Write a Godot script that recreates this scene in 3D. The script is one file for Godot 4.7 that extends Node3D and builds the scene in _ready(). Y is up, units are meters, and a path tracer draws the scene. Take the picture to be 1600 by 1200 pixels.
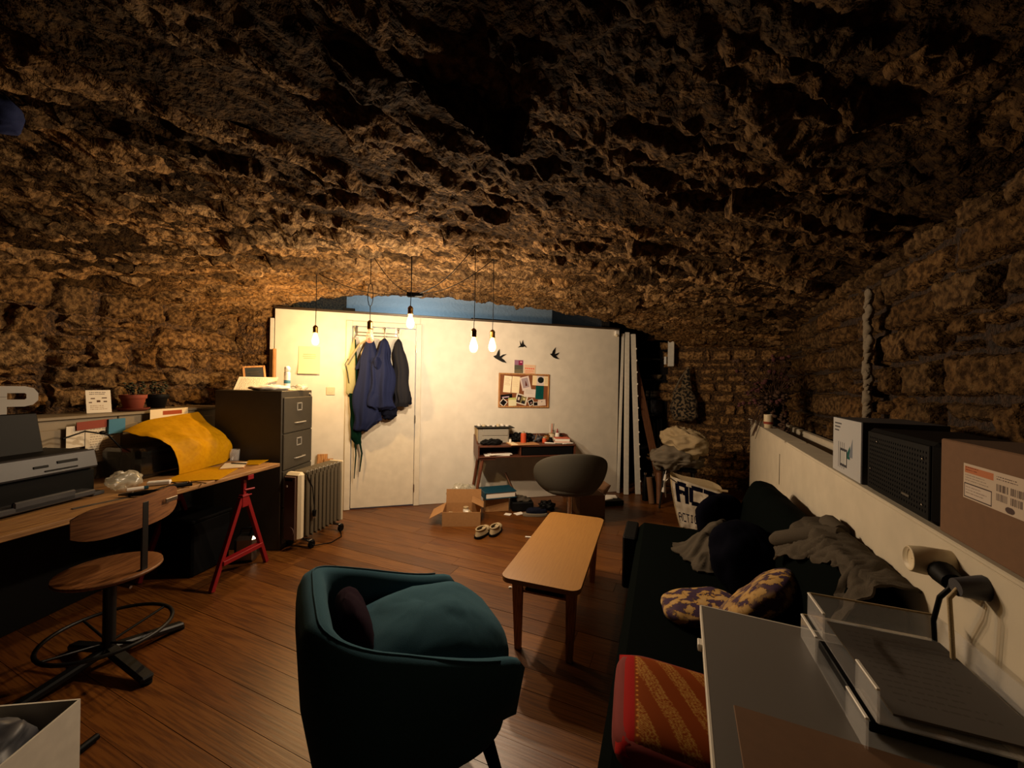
extends Node3D
# A vaulted stone cellar used as a workshop and sitting room, lit by a cluster of bare bulbs.
# y is up, metres; the camera stands at the origin, 1.4 m above the floor.

var used := {}
var mats := {}
var rng := RandomNumberGenerator.new()
var n1 := FastNoiseLite.new()
var n2 := FastNoiseLite.new()
var n3 := FastNoiseLite.new()
var tex := {}

const WALL_AT := Vector3(-1.782, 0, -4.169)   # floor line of the white partition, turned 16 degrees
const WALL_TURN := 16.0

func _ready():
	# ---- view
	var cam := Camera3D.new()
	cam.name = "camera"
	cam.position = Vector3(0, 1.4, 0)
	cam.rotation_degrees = Vector3(0, 0, 1.0)
	cam.fov = 90.0
	cam.near = 0.02
	add_child(cam)
	cam.current = true
	var we := WorldEnvironment.new()
	we.name = "environment"
	var env := Environment.new()
	env.background_mode = Environment.BG_COLOR
	env.background_color = Color(0, 0, 0)
	env.tonemap_mode = Environment.TONE_MAPPER_LINEAR
	env.tonemap_exposure = 1.0
	env.sdfgi_enabled = true
	env.ssao_enabled = true
	env.ssil_enabled = true
	we.environment = env
	add_child(we)
	# unseen cold light, added without a fitting, in the store room behind the partition
	var cold := OmniLight3D.new()
	cold.name = "store_room_light"
	cold.position = Vector3(-1.45, 2.05, -5.55)
	cold.light_color = Color(0.78, 0.92, 1.0)
	cold.light_energy = 0.65
	cold.light_size = 0.05
	cold.omni_range = 12.0
	cold.omni_attenuation = 2.0
	cold.shadow_enabled = true
	add_child(cold)
	# ---- shared things
	rng.seed = 4711
	for a in [[n1, 1, 1.0, 4], [n2, 2, 1.0, 3], [n3, 3, 1.0, 2]]:
		var n: FastNoiseLite = a[0]
		n.seed = a[1]
		n.noise_type = FastNoiseLite.TYPE_SIMPLEX_SMOOTH
		n.frequency = a[2]
		n.fractal_type = FastNoiseLite.FRACTAL_FBM
		n.fractal_octaves = a[3]
	make_materials()
	# ---- the setting
	build_shell()
	build_floor()
	build_stones()
	build_partition()
	build_lamps()
	place_lockers()
	place_bench()
	place_filing()
	place_on_partition()
	place_desk()
	place_armchair()
	place_coffee_table()
	place_sofa()
	place_corner()
	place_hanging_cloth()
	place_ledge()
	place_near_table()

# ------------------------------------------------------------------ geometry buffer
class G:
	var V := PackedVector3Array()
	var N := PackedVector3Array()
	var U := PackedVector2Array()
	var C := PackedColorArray()
	var I := PackedInt32Array()
	var xf := Transform3D()
	var col := Color(1, 1, 1)
	var colored := false
	func at(t: Transform3D) -> G:
		xf = t
		return self
	func tint(c: Color) -> G:
		col = c
		colored = true
		return self
	func put(p: Vector3, n: Vector3, uv := Vector2()) -> void:
		V.append(xf * p)
		N.append((xf.basis * n).normalized())
		U.append(uv)
		C.append(col)
	func tri(a: Vector3, b: Vector3, c: Vector3) -> G:      # counter-clockwise seen from outside
		var n := (b - a).cross(c - a).normalized()
		var k := V.size()
		put(a, n); put(b, n); put(c, n)
		I.append_array([k, k + 2, k + 1])
		return self
	func quad(a: Vector3, b: Vector3, c: Vector3, d: Vector3) -> G:
		var n := (c - a).cross(d - b).normalized()
		var k := V.size()
		put(a, n, Vector2(0, 1)); put(b, n, Vector2(1, 1)); put(c, n, Vector2(1, 0)); put(d, n, Vector2(0, 0))
		I.append_array([k, k + 2, k + 1, k, k + 3, k + 2])
		return self
	func box(c: Vector3, s: Vector3, bev := 0.0) -> G:
		var h := s * 0.5
		var b := minf(bev, minf(h.x, minf(h.y, h.z)) * 0.95)
		for ax in 3:
			for sg in [-1.0, 1.0]:
				var u := (ax + 1) % 3
				var v := (ax + 2) % 3
				var P := []
				for q in [[-1, -1], [1, -1], [1, 1], [-1, 1]]:
					var p := Vector3()
					p[ax] = h[ax] * sg
					p[u] = (h[u] - b) * q[0]
					p[v] = (h[v] - b) * q[1]
					P.append(c + p)
				if sg > 0: quad(P[0], P[1], P[2], P[3])
				else: quad(P[1], P[0], P[3], P[2])
		if b > 0.0:
			for ax in 3:
				var u := (ax + 1) % 3
				var v := (ax + 2) % 3
				for su in [-1.0, 1.0]:
					for sv in [-1.0, 1.0]:
						var a := Vector3(); var d := Vector3()
						a[u] = h[u] * su; a[v] = (h[v] - b) * sv
						d[u] = (h[u] - b) * su; d[v] = h[v] * sv
						var lo := Vector3(); lo[ax] = -(h[ax] - b)
						var hi := -lo
						if su * sv > 0: quad(c + a + lo, c + d + lo, c + d + hi, c + a + hi)
						else: quad(c + d + lo, c + a + lo, c + a + hi, c + d + hi)
			for sx in [-1.0, 1.0]:
				for sy in [-1.0, 1.0]:
					for sz in [-1.0, 1.0]:
						var px := c + Vector3(h.x * sx, (h.y - b) * sy, (h.z - b) * sz)
						var py := c + Vector3((h.x - b) * sx, h.y * sy, (h.z - b) * sz)
						var pz := c + Vector3((h.x - b) * sx, (h.y - b) * sy, h.z * sz)
						if sx * sy * sz > 0: tri(px, py, pz)
						else: tri(px, pz, py)
		return self
	func bar(a: Vector3, b: Vector3, w: float, t: float, up := Vector3.UP, bev := 0.002) -> G:   # a bar of section w x t from a to b
		var z := (b - a).normalized()
		var x := up.cross(z)
		if x.length() < 0.01: x = Vector3.RIGHT.cross(z)
		x = x.normalized()
		var keep := xf
		xf = xf * Transform3D(Basis(x, z.cross(x), z), (a + b) * 0.5)
		box(Vector3(), Vector3(w, t, a.distance_to(b)), bev)
		xf = keep
		return self
	func grid(p: PackedVector3Array, nu: int, nv: int, wu := false, wv := false, flip := false, colors := PackedColorArray()) -> G:   # rows of u, nv points each
		var k := V.size()
		for i in nu:
			for j in nv:
				var i0 := i - 1; var i1 := i + 1
				var j0 := j - 1; var j1 := j + 1
				if wu:
					i0 = (i0 + nu - 1) % (nu - 1) if i0 < 0 else i0
					i1 = i1 % (nu - 1) if i1 >= nu else i1
				else:
					i0 = maxi(i0, 0); i1 = mini(i1, nu - 1)
				if wv:
					j0 = (j0 + nv - 1) % (nv - 1) if j0 < 0 else j0
					j1 = j1 % (nv - 1) if j1 >= nv else j1
				else:
					j0 = maxi(j0, 0); j1 = mini(j1, nv - 1)
				var n := (p[i1 * nv + j] - p[i0 * nv + j]).cross(p[i * nv + j1] - p[i * nv + j0])
				if n.length_squared() < 1e-16:
					var ii := clampi(i, 1, nu - 2)
					var jj := clampi(j, 1, nv - 2)
					n = (p[mini(ii + 1, nu - 1) * nv + jj] - p[maxi(ii - 1, 0) * nv + jj]).cross(p[ii * nv + mini(jj + 1, nv - 1)] - p[ii * nv + maxi(jj - 1, 0)])
				if flip: n = -n
				if colors.size() > 0: col = colors[i * nv + j]
				put(p[i * nv + j], n.normalized(), Vector2(float(i) / (nu - 1), float(j) / (nv - 1)))
		for i in nu - 1:
			for j in nv - 1:
				var a := k + i * nv + j
				var b := a + nv
				if flip: I.append_array([a, b, b + 1, a, b + 1, a + 1])
				else: I.append_array([a, b + 1, b, a, a + 1, b + 1])
		return self
	func surf(f: Callable, nu: int, nv: int, wu := false, wv := false, flip := false) -> G:
		var p := PackedVector3Array()
		for i in nu:
			for j in nv: p.append(f.call(float(i) / (nu - 1), float(j) / (nv - 1)))
		return grid(p, nu, nv, wu, wv, flip)
	func shell(f: Callable, nu: int, nv: int, th: float) -> G:       # a sheet with thickness and closed edges
		var p := PackedVector3Array()
		for i in nu:
			for j in nv: p.append(f.call(float(i) / (nu - 1), float(j) / (nv - 1)))
		var q := PackedVector3Array()
		for i in nu:
			for j in nv:
				var n := (p[mini(i + 1, nu - 1) * nv + j] - p[maxi(i - 1, 0) * nv + j]).cross(p[i * nv + mini(j + 1, nv - 1)] - p[i * nv + maxi(j - 1, 0)]).normalized()
				q.append(p[i * nv + j] - n * th)
		grid(p, nu, nv)
		grid(q, nu, nv, false, false, true)
		for i in nu - 1:
			quad(p[i * nv], q[i * nv], q[(i + 1) * nv], p[(i + 1) * nv])
			var e := nv - 1
			quad(p[(i + 1) * nv + e], q[(i + 1) * nv + e], q[i * nv + e], p[i * nv + e])
		for j in nv - 1:
			quad(p[j + 1], q[j + 1], q[j], p[j])
			var e := (nu - 1) * nv
			quad(p[e + j], q[e + j], q[e + j + 1], p[e + j + 1])
		return self
	func tube(pts: Array, r, seg := 8, caps := true) -> G:
		var n := pts.size()
		var p := PackedVector3Array()
		var x := Vector3()
		var rings := []
		for i in n:
			var t: Vector3 = (pts[mini(i + 1, n - 1)] - pts[maxi(i - 1, 0)]).normalized()
			if i == 0:
				x = t.cross(Vector3.UP)
				if x.length() < 0.1: x = t.cross(Vector3.RIGHT)
			x = (x - t * x.dot(t)).normalized()
			var y := t.cross(x)
			var rr: float = r[i] if r is Array else r
			var ring := []
			for j in seg + 1:
				var a := TAU * j / seg
				var q: Vector3 = pts[i] + (x * cos(a) + y * sin(a)) * rr
				p.append(q)
				ring.append(q)
			rings.append(ring)
		grid(p, n, seg + 1, false, true, true)
		if caps:
			for j in seg:
				tri(pts[0], rings[0][j + 1], rings[0][j])
				tri(pts[n - 1], rings[n - 1][j], rings[n - 1][j + 1])
		return self
	func cyl(a: Vector3, b: Vector3, r0: float, r1 := -1.0, seg := 16) -> G:
		return tube([a, b], [r0, r1 if r1 >= 0 else r0], seg)
	func lathe(prof: Array, seg := 24) -> G:                          # Vector2(radius, height), from the bottom outside upwards
		var p := PackedVector3Array()
		for j in seg + 1:
			var a := TAU * j / seg
			for q in prof: p.append(Vector3(cos(a) * q.x, q.y, -sin(a) * q.x))
		return grid(p, seg + 1, prof.size(), true, false, false)
	func ext(poly: Array, z0: float, z1: float) -> G:                 # counter-clockwise outline in xy
		var pp := PackedVector2Array(poly)
		if Geometry2D.is_polygon_clockwise(pp): pp.reverse()
		var t := Geometry2D.triangulate_polygon(pp)
		for i in range(0, t.size(), 3):
			var a := pp[t[i]]; var b := pp[t[i + 1]]; var c := pp[t[i + 2]]
			if (b - a).cross(c - a) < 0:
				var w := b; b = c; c = w
			tri(Vector3(a.x, a.y, z1), Vector3(b.x, b.y, z1), Vector3(c.x, c.y, z1))
			tri(Vector3(a.x, a.y, z0), Vector3(c.x, c.y, z0), Vector3(b.x, b.y, z0))
		for i in pp.size():
			var a := pp[i]; var b := pp[(i + 1) % pp.size()]
			quad(Vector3(a.x, a.y, z0), Vector3(b.x, b.y, z0), Vector3(b.x, b.y, z1), Vector3(a.x, a.y, z1))
		return self
	func blob(c: Vector3, r: Vector3, e1 := 1.0, e2 := 1.0, nz: FastNoiseLite = null, amp := 0.0, fr := 6.0, nu := 28, nv := 16) -> G:   # superellipsoid, rumpled if wished
		var p := PackedVector3Array()
		for i in nu:
			for j in nv:
				var a := TAU * i / (nu - 1)
				var b := PI * (float(j) / (nv - 1) - 0.5)
				var q := Vector3(sp(cos(b), e1) * sp(cos(a), e2), sp(sin(b), e1), -sp(cos(b), e1) * sp(sin(a), e2)) * r
				if nz:
					var d := Vector3(cos(b) * cos(a), sin(b), -cos(b) * sin(a))
					q += d * nz.get_noise_3dv((q + c) * fr) * amp
				p.append(c + q)
		return grid(p, nu, nv, true, false, false)
	static func sp(v: float, e: float) -> float:
		return signf(v) * pow(absf(v), e)
	func mesh(m: Material) -> ArrayMesh:
		var a := []
		a.resize(Mesh.ARRAY_MAX)
		a[Mesh.ARRAY_VERTEX] = V
		a[Mesh.ARRAY_NORMAL] = N
		a[Mesh.ARRAY_TEX_UV] = U
		if colored: a[Mesh.ARRAY_COLOR] = C
		a[Mesh.ARRAY_INDEX] = I
		var am := ArrayMesh.new()
		am.add_surface_from_arrays(Mesh.PRIMITIVE_TRIANGLES, a)
		am.surface_set_material(0, m)
		return am

# ------------------------------------------------------------------ scene helpers
func numbered(s: String) -> String:
	if not used.has(s):
		used[s] = 0
		return s
	used[s] += 1
	return "%s_%03d" % [s, used[s]]

func T(p: Vector3, ry := 0.0, rx := 0.0, rz := 0.0) -> Transform3D:
	return Transform3D(Basis.from_euler(Vector3(deg_to_rad(rx), deg_to_rad(ry), deg_to_rad(rz))), p)

func tag(o: Node, label: String, category: String, group := "", kind := "") -> Node:
	if label: o.set_meta("label", label)
	if category: o.set_meta("category", category)
	if group: o.set_meta("group", group)
	if kind: o.set_meta("kind", kind)
	return o

func thing(called: String, label: String, category: String, where := Transform3D(), group := "") -> Node3D:
	var o := Node3D.new()
	o.name = numbered(called)
	add_child(o)
	o.transform = where
	tag(o, label, category, group)
	return o

func part(parent: Node, called: String, g: G, m: Material, label := "") -> MeshInstance3D:
	var o := MeshInstance3D.new()
	o.name = called
	o.mesh = g.mesh(m)
	parent.add_child(o, true)
	if label: o.set_meta("label", label)
	return o

func single(called: String, g: G, m: Material, label: String, category: String, where := Transform3D(), group := "") -> MeshInstance3D:
	var o := MeshInstance3D.new()
	o.name = numbered(called)
	o.mesh = g.mesh(m)
	add_child(o)
	o.transform = where
	tag(o, label, category, group)
	return o

func struct(called: String, g: G, m: Material, label: String, where := Transform3D()) -> MeshInstance3D:
	var o := single(called, g, m, label, "", where)
	o.set_meta("kind", "structure")
	return o

func copy(o: Node3D, where: Transform3D, label := "") -> Node3D:
	var r: Node3D = o.duplicate()
	r.name = numbered(str(o.name).rstrip("0123456789").trim_suffix("_"))
	add_child(r)
	r.transform = where
	if label: r.set_meta("label", label)
	return r

func on_wall(u: float, y: float, out := 0.0) -> Transform3D:      # u metres along the partition from its door side
	return T(WALL_AT, WALL_TURN) * Transform3D(Basis(), Vector3(u, y, out))

# ------------------------------------------------------------------ materials
func sm(called: String, c: Color, rough := 0.7, metal := 0.0) -> StandardMaterial3D:
	if mats.has(called): return mats[called]
	var m := StandardMaterial3D.new()
	m.resource_name = called
	m.albedo_color = c
	m.roughness = rough
	m.metallic = metal
	mats[called] = m
	return m

func noise_tex(called: String, sd: int, fr: float, oct: int, ramp: Array, ty := FastNoiseLite.TYPE_SIMPLEX_SMOOTH, size := 512, warp := 0.0) -> NoiseTexture2D:
	if tex.has(called): return tex[called]
	var n := FastNoiseLite.new()
	n.seed = sd
	n.noise_type = ty
	n.frequency = fr
	n.fractal_octaves = oct
	if warp > 0.0:
		n.domain_warp_enabled = true
		n.domain_warp_amplitude = warp
		n.domain_warp_frequency = fr
	var t := NoiseTexture2D.new()
	t.width = size
	t.height = size
	t.seamless = true
	t.noise = n
	if ramp.size() > 0:
		var g := Gradient.new()
		g.offsets = PackedFloat32Array(ramp[0])
		g.colors = PackedColorArray(ramp[1])
		t.color_ramp = g
	tex[called] = t
	return t

func tri(m: StandardMaterial3D, scale: Vector3, t: Texture2D, bump: Texture2D = null, cm := 0.0, world := false) -> StandardMaterial3D:
	m.uv1_triplanar = true
	m.uv1_world_triplanar = world
	m.uv1_scale = scale
	m.uv1_triplanar_sharpness = 4.0
	if t: m.albedo_texture = t
	if bump:
		m.heightmap_enabled = true
		m.heightmap_texture = bump
		m.heightmap_scale = cm
	return m

func make_materials():
	var W := Color(1, 1, 1)
	var rock_c := noise_tex("rock_c", 11, 0.012, 5, [[0.0, 0.35, 0.5, 0.65, 1.0], [Color(0.42, 0.36, 0.31), Color(0.6, 0.53, 0.46), Color(0.78, 0.7, 0.6), Color(0.9, 0.8, 0.66), Color(1, 0.95, 0.86)]], FastNoiseLite.TYPE_SIMPLEX_SMOOTH, 1024, 30.0)
	var rock_h := noise_tex("rock_h", 12, 0.02, 6, [], FastNoiseLite.TYPE_SIMPLEX_SMOOTH, 1024, 20.0)
	var stone := tri(sm("stone", Color(0.69, 0.595, 0.465), 0.92), Vector3.ONE * 1.6, rock_c, rock_h, 1.3, true)
	stone.vertex_color_use_as_albedo = true
	stone.metallic_specular = 0.2
	var mort := tri(sm("mortar", Color(0.68, 0.57, 0.42), 0.97), Vector3.ONE * 1.4, rock_c, rock_h, 1.6, true)
	mort.vertex_color_use_as_albedo = true
	mort.metallic_specular = 0.2
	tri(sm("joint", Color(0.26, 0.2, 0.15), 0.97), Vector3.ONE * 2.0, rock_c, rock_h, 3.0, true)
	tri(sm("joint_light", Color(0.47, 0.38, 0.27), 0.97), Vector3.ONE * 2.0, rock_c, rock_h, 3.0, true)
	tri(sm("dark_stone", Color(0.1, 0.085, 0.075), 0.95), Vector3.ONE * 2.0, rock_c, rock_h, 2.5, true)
	tri(sm("whitewash", Color(0.75, 0.77, 0.78), 0.9), Vector3.ONE * 0.7, null, rock_h, 0.5, true)
	# woods
	var grain := noise_tex("grain", 21, 0.03, 4, [[0.0, 0.4, 0.6, 1.0], [Color(0.62, 0.55, 0.5), Color(0.85, 0.8, 0.76), Color(0.97, 0.94, 0.9), W]], FastNoiseLite.TYPE_SIMPLEX_SMOOTH, 512, 14.0)
	var fl := noise_tex("floor_h", 23, 0.02, 4, [], FastNoiseLite.TYPE_SIMPLEX_SMOOTH, 512, 10.0)
	var cs := [Color(0.385, 0.23, 0.075), Color(0.41, 0.25, 0.085), Color(0.34, 0.2, 0.065), Color(0.39, 0.225, 0.07), Color(0.43, 0.27, 0.10)]
	for i in cs.size():
		var m := tri(sm("plank%d" % i, cs[i], 0.38), Vector3(0.2, 3.0, 5.0), grain, fl, 0.03)
		m.uv1_offset = Vector3(i * 0.37, i * 0.21, i * 0.13)
	var wood := func(called: String, c: Color, r := 0.5, s := Vector3(0.4, 5.0, 5.0)): tri(sm(called, c, r), s, grain)
	wood.call("oak", Color(0.585, 0.415, 0.185), 0.42, Vector3(5, 5, 0.35))
	wood.call("oak_leg", Color(0.66, 0.45, 0.22), 0.5, Vector3(6, 0.5, 6))
	wood.call("walnut", Color(0.36, 0.21, 0.15), 0.45)
	wood.call("walnut_leg", Color(0.40, 0.23, 0.15), 0.45, Vector3(6, 0.5, 6))
	wood.call("ply", Color(0.47, 0.31, 0.17), 0.5, Vector3(5, 5, 0.4))
	wood.call("bench", Color(0.62, 0.47, 0.28), 0.55, Vector3(5, 5, 0.3))
	wood.call("pine", Color(0.74, 0.55, 0.33), 0.6, Vector3(6, 0.4, 6))
	wood.call("brown_plank", Color(0.42, 0.27, 0.16), 0.6, Vector3(6, 0.4, 6))
	var calm := noise_tex("calm", 22, 0.03, 4, [[0.0, 0.5, 1.0], [Color(0.9, 0.88, 0.85), Color(0.96, 0.95, 0.94), W]], FastNoiseLite.TYPE_SIMPLEX_SMOOTH, 512, 14.0)
	mats.oak.albedo_texture = calm
	sm("cushion_side", Color(0.42, 0.08, 0.05), 0.9)
	# paint, paper, card
	var fine := noise_tex("fine", 31, 0.02, 3, [[0.0, 1.0], [Color(0.94, 0.94, 0.94), W]])
	tri(sm("wall_paint", Color(0.86, 0.83, 0.77), 0.6), Vector3.ONE * 0.5, fine)
	tri(sm("door_paint", Color(0.86, 0.82, 0.74), 0.45), Vector3.ONE * 0.8, fine)
	tri(sm("white_board", Color(0.8, 0.78, 0.73), 0.5), Vector3.ONE * 1.5, fine)
	tri(sm("plaster", Color(0.74, 0.70, 0.62), 0.75), Vector3.ONE * 0.6, fine)
	tri(sm("card", Color(0.62, 0.45, 0.27), 0.85), Vector3.ONE * 3.0, fine)
	tri(sm("card_dark", Color(0.40, 0.28, 0.175), 0.85), Vector3.ONE * 3.0, fine)
	sm("paper", Color(0.86, 0.83, 0.78), 0.85)
	sm("cream_paper", Color(0.88, 0.80, 0.64), 0.85)
	sm("kraft", Color(0.66, 0.47, 0.3), 0.85)
	# fabrics
	var weave := noise_tex("weave", 41, 0.35, 2, [[0.0, 1.0], [Color(0.72, 0.72, 0.72), W]], FastNoiseLite.TYPE_SIMPLEX, 256)
	var cloth := func(called: String, c: Color, rim := 0.0):
		var m := tri(sm(called, c, 0.95), Vector3.ONE * 4.0, weave, weave, 0.12)
		m.metallic_specular = 0.12
		if rim > 0.0:
			m.rim_enabled = true
			m.rim = rim
			m.rim_tint = 0.6
	cloth.call("teal_velvet", Color(0.22, 0.36, 0.42), 0.3)
	cloth.call("sofa_cloth", Color(0.02, 0.04, 0.032))
	cloth.call("navy_cloth", Color(0.03, 0.032, 0.075))
	cloth.call("coat_blue", Color(0.16, 0.185, 0.31))
	cloth.call("coat_navy", Color(0.10, 0.11, 0.165))
	cloth.call("coat_slate", Color(0.17, 0.17, 0.19))
	cloth.call("grey_cloth", Color(0.34, 0.31, 0.27))
	cloth.call("linen", Color(0.74, 0.66, 0.52))
	cloth.call("linen_grey", Color(0.5, 0.46, 0.4))
	cloth.call("purple_cloth", Color(0.14, 0.08, 0.13))
	cloth.call("chair_grey", Color(0.33, 0.315, 0.28))
	cloth.call("apron_cream", Color(0.72, 0.7, 0.52))
	cloth.call("apron_green", Color(0.05, 0.16, 0.12))
	var hide := noise_tex("hide", 43, 0.02, 4, [[0.0, 0.5, 1.0], [Color(0.92, 0.89, 0.84), Color(0.97, 0.96, 0.94), W]])
	tri(sm("yellow_hide", Color(0.70, 0.51, 0.02), 0.6), Vector3.ONE * 3.0, hide, hide, 0.1)
	mats.yellow_hide.metallic_specular = 0.2
	# metals and plastics
	sm("black_metal", Color(0.025, 0.025, 0.026), 0.5, 0.3)
	sm("steel", Color(0.62, 0.6, 0.57), 0.3, 1.0)
	sm("silver_plastic", Color(0.56, 0.54, 0.5), 0.28)
	sm("brass", Color(0.45, 0.33, 0.16), 0.35, 1.0)
	sm("chrome", Color(0.8, 0.8, 0.8), 0.12, 1.0)
	sm("red_metal", Color(0.5, 0.05, 0.075), 0.45, 0.1)
	tri(sm("file_grey", Color(0.25, 0.225, 0.18), 0.5, 0.2), Vector3.ONE, fine)
	tri(sm("locker_beige", Color(0.5, 0.445, 0.355), 0.5, 0.1), Vector3.ONE, fine)
	sm("dull_brown", Color(0.2, 0.18, 0.15), 0.6)  # plain dark brown for the crack and the tape
	sm("black_plastic", Color(0.012, 0.012, 0.013), 0.55).metallic_specular = 0.25
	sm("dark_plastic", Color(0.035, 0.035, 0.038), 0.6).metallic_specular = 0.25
	sm("grey_plastic", Color(0.22, 0.225, 0.25), 0.5)
	sm("cream_plastic", Color(0.78, 0.72, 0.6), 0.5)
	sm("white_plastic", Color(0.85, 0.83, 0.79), 0.4)
	sm("radiator", Color(0.38, 0.34, 0.27), 0.45, 0.1)
	sm("radiator_side", Color(0.36, 0.27, 0.23), 0.5)
	sm("teal_plastic", Color(0.02, 0.22, 0.29), 0.45)
	sm("table_grey", Color(0.375, 0.355, 0.335), 0.55)
	sm("edge_white", Color(0.82, 0.79, 0.73), 0.5)
	sm("terracotta", Color(0.5, 0.22, 0.13), 0.8)
	sm("printer_grey", Color(0.16, 0.16, 0.175), 0.5)
	sm("orange", Color(0.72, 0.28, 0.13), 0.5)
	sm("amber", Color(0.5, 0.3, 0.1), 0.3)
	sm("slate", Color(0.07, 0.08, 0.075), 0.7)
	sm("leaf", Color(0.14, 0.17, 0.08), 0.7)
	sm("twig", Color(0.24, 0.155, 0.09), 0.9)
	sm("petal", Color(0.27, 0.12, 0.13), 0.9)
	sm("blue_paper", Color(0.2, 0.42, 0.52), 0.8)
	sm("red_paper", Color(0.5, 0.2, 0.12), 0.8)
	sm("earth", Color(0.05, 0.035, 0.025), 0.95)
	sm("cork", Color(0.52, 0.31, 0.18), 0.9)
	tri(sm("cork_face", Color(0.56, 0.34, 0.2), 0.95), Vector3.ONE * 6.0, noise_tex("cork_t", 51, 0.15, 3, [[0.0, 0.5, 1.0], [Color(0.55, 0.5, 0.45), Color(0.9, 0.88, 0.85), W]], FastNoiseLite.TYPE_SIMPLEX, 256))
	var clear := sm("clear_plastic", Color(0.9, 0.9, 0.9, 0.16), 0.08)
	clear.transparency = BaseMaterial3D.TRANSPARENCY_ALPHA
	var smoke := sm("smoked_plastic", Color(0.06, 0.055, 0.05, 0.6), 0.1)
	smoke.transparency = BaseMaterial3D.TRANSPARENCY_ALPHA
	var bag := sm("clear_bag", Color(0.8, 0.78, 0.7, 0.35), 0.25)
	bag.transparency = BaseMaterial3D.TRANSPARENCY_ALPHA
	var glow := sm("lit_bulb", Color(1, 0.93, 0.8), 0.3)
	glow.emission_enabled = true
	glow.emission = Color(1.0, 0.8, 0.5)
	glow.emission_energy_multiplier = 5.0
	var bulb := sm("unlit_bulb", Color(0.85, 0.6, 0.45, 0.35), 0.05)
	bulb.transparency = BaseMaterial3D.TRANSPARENCY_ALPHA

# ------------------------------------------------------------------ the room
func left_x(z: float) -> float: return -3.279 - 0.129 * z
func right_x(z: float) -> float: return 1.008 - 0.475 * z
func end_gap(x: float, z: float) -> float: return (x - 3.38) * -0.429 + (z + 5.0) * 0.903      # metres in front of the end wall
func lip_gap(x: float, z: float) -> float: return 0.27555 * x + 0.96129 * z + 4.62             # metres in front of the vault's edge behind the partition
func vault(x: float, z: float) -> float:
	var t := clampf((x - left_x(z)) / (right_x(z) - left_x(z)), -0.05, 1.05)
	var a := absf(2.0 * t - 1.0)
	var base := 2.05 + 0.12 * smoothstep(0.5, 1.0, t)
	var h := base + (2.43 - base) * (1.0 - pow(a, 4.0 if t < 0.5 else 3.0))
	var m := maxf(end_gap(x, z), 0.0)
	return h - 0.40 * exp(-m / 0.9) * (1.0 - 0.3 * smoothstep(0.8, 1.0, t))

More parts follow.
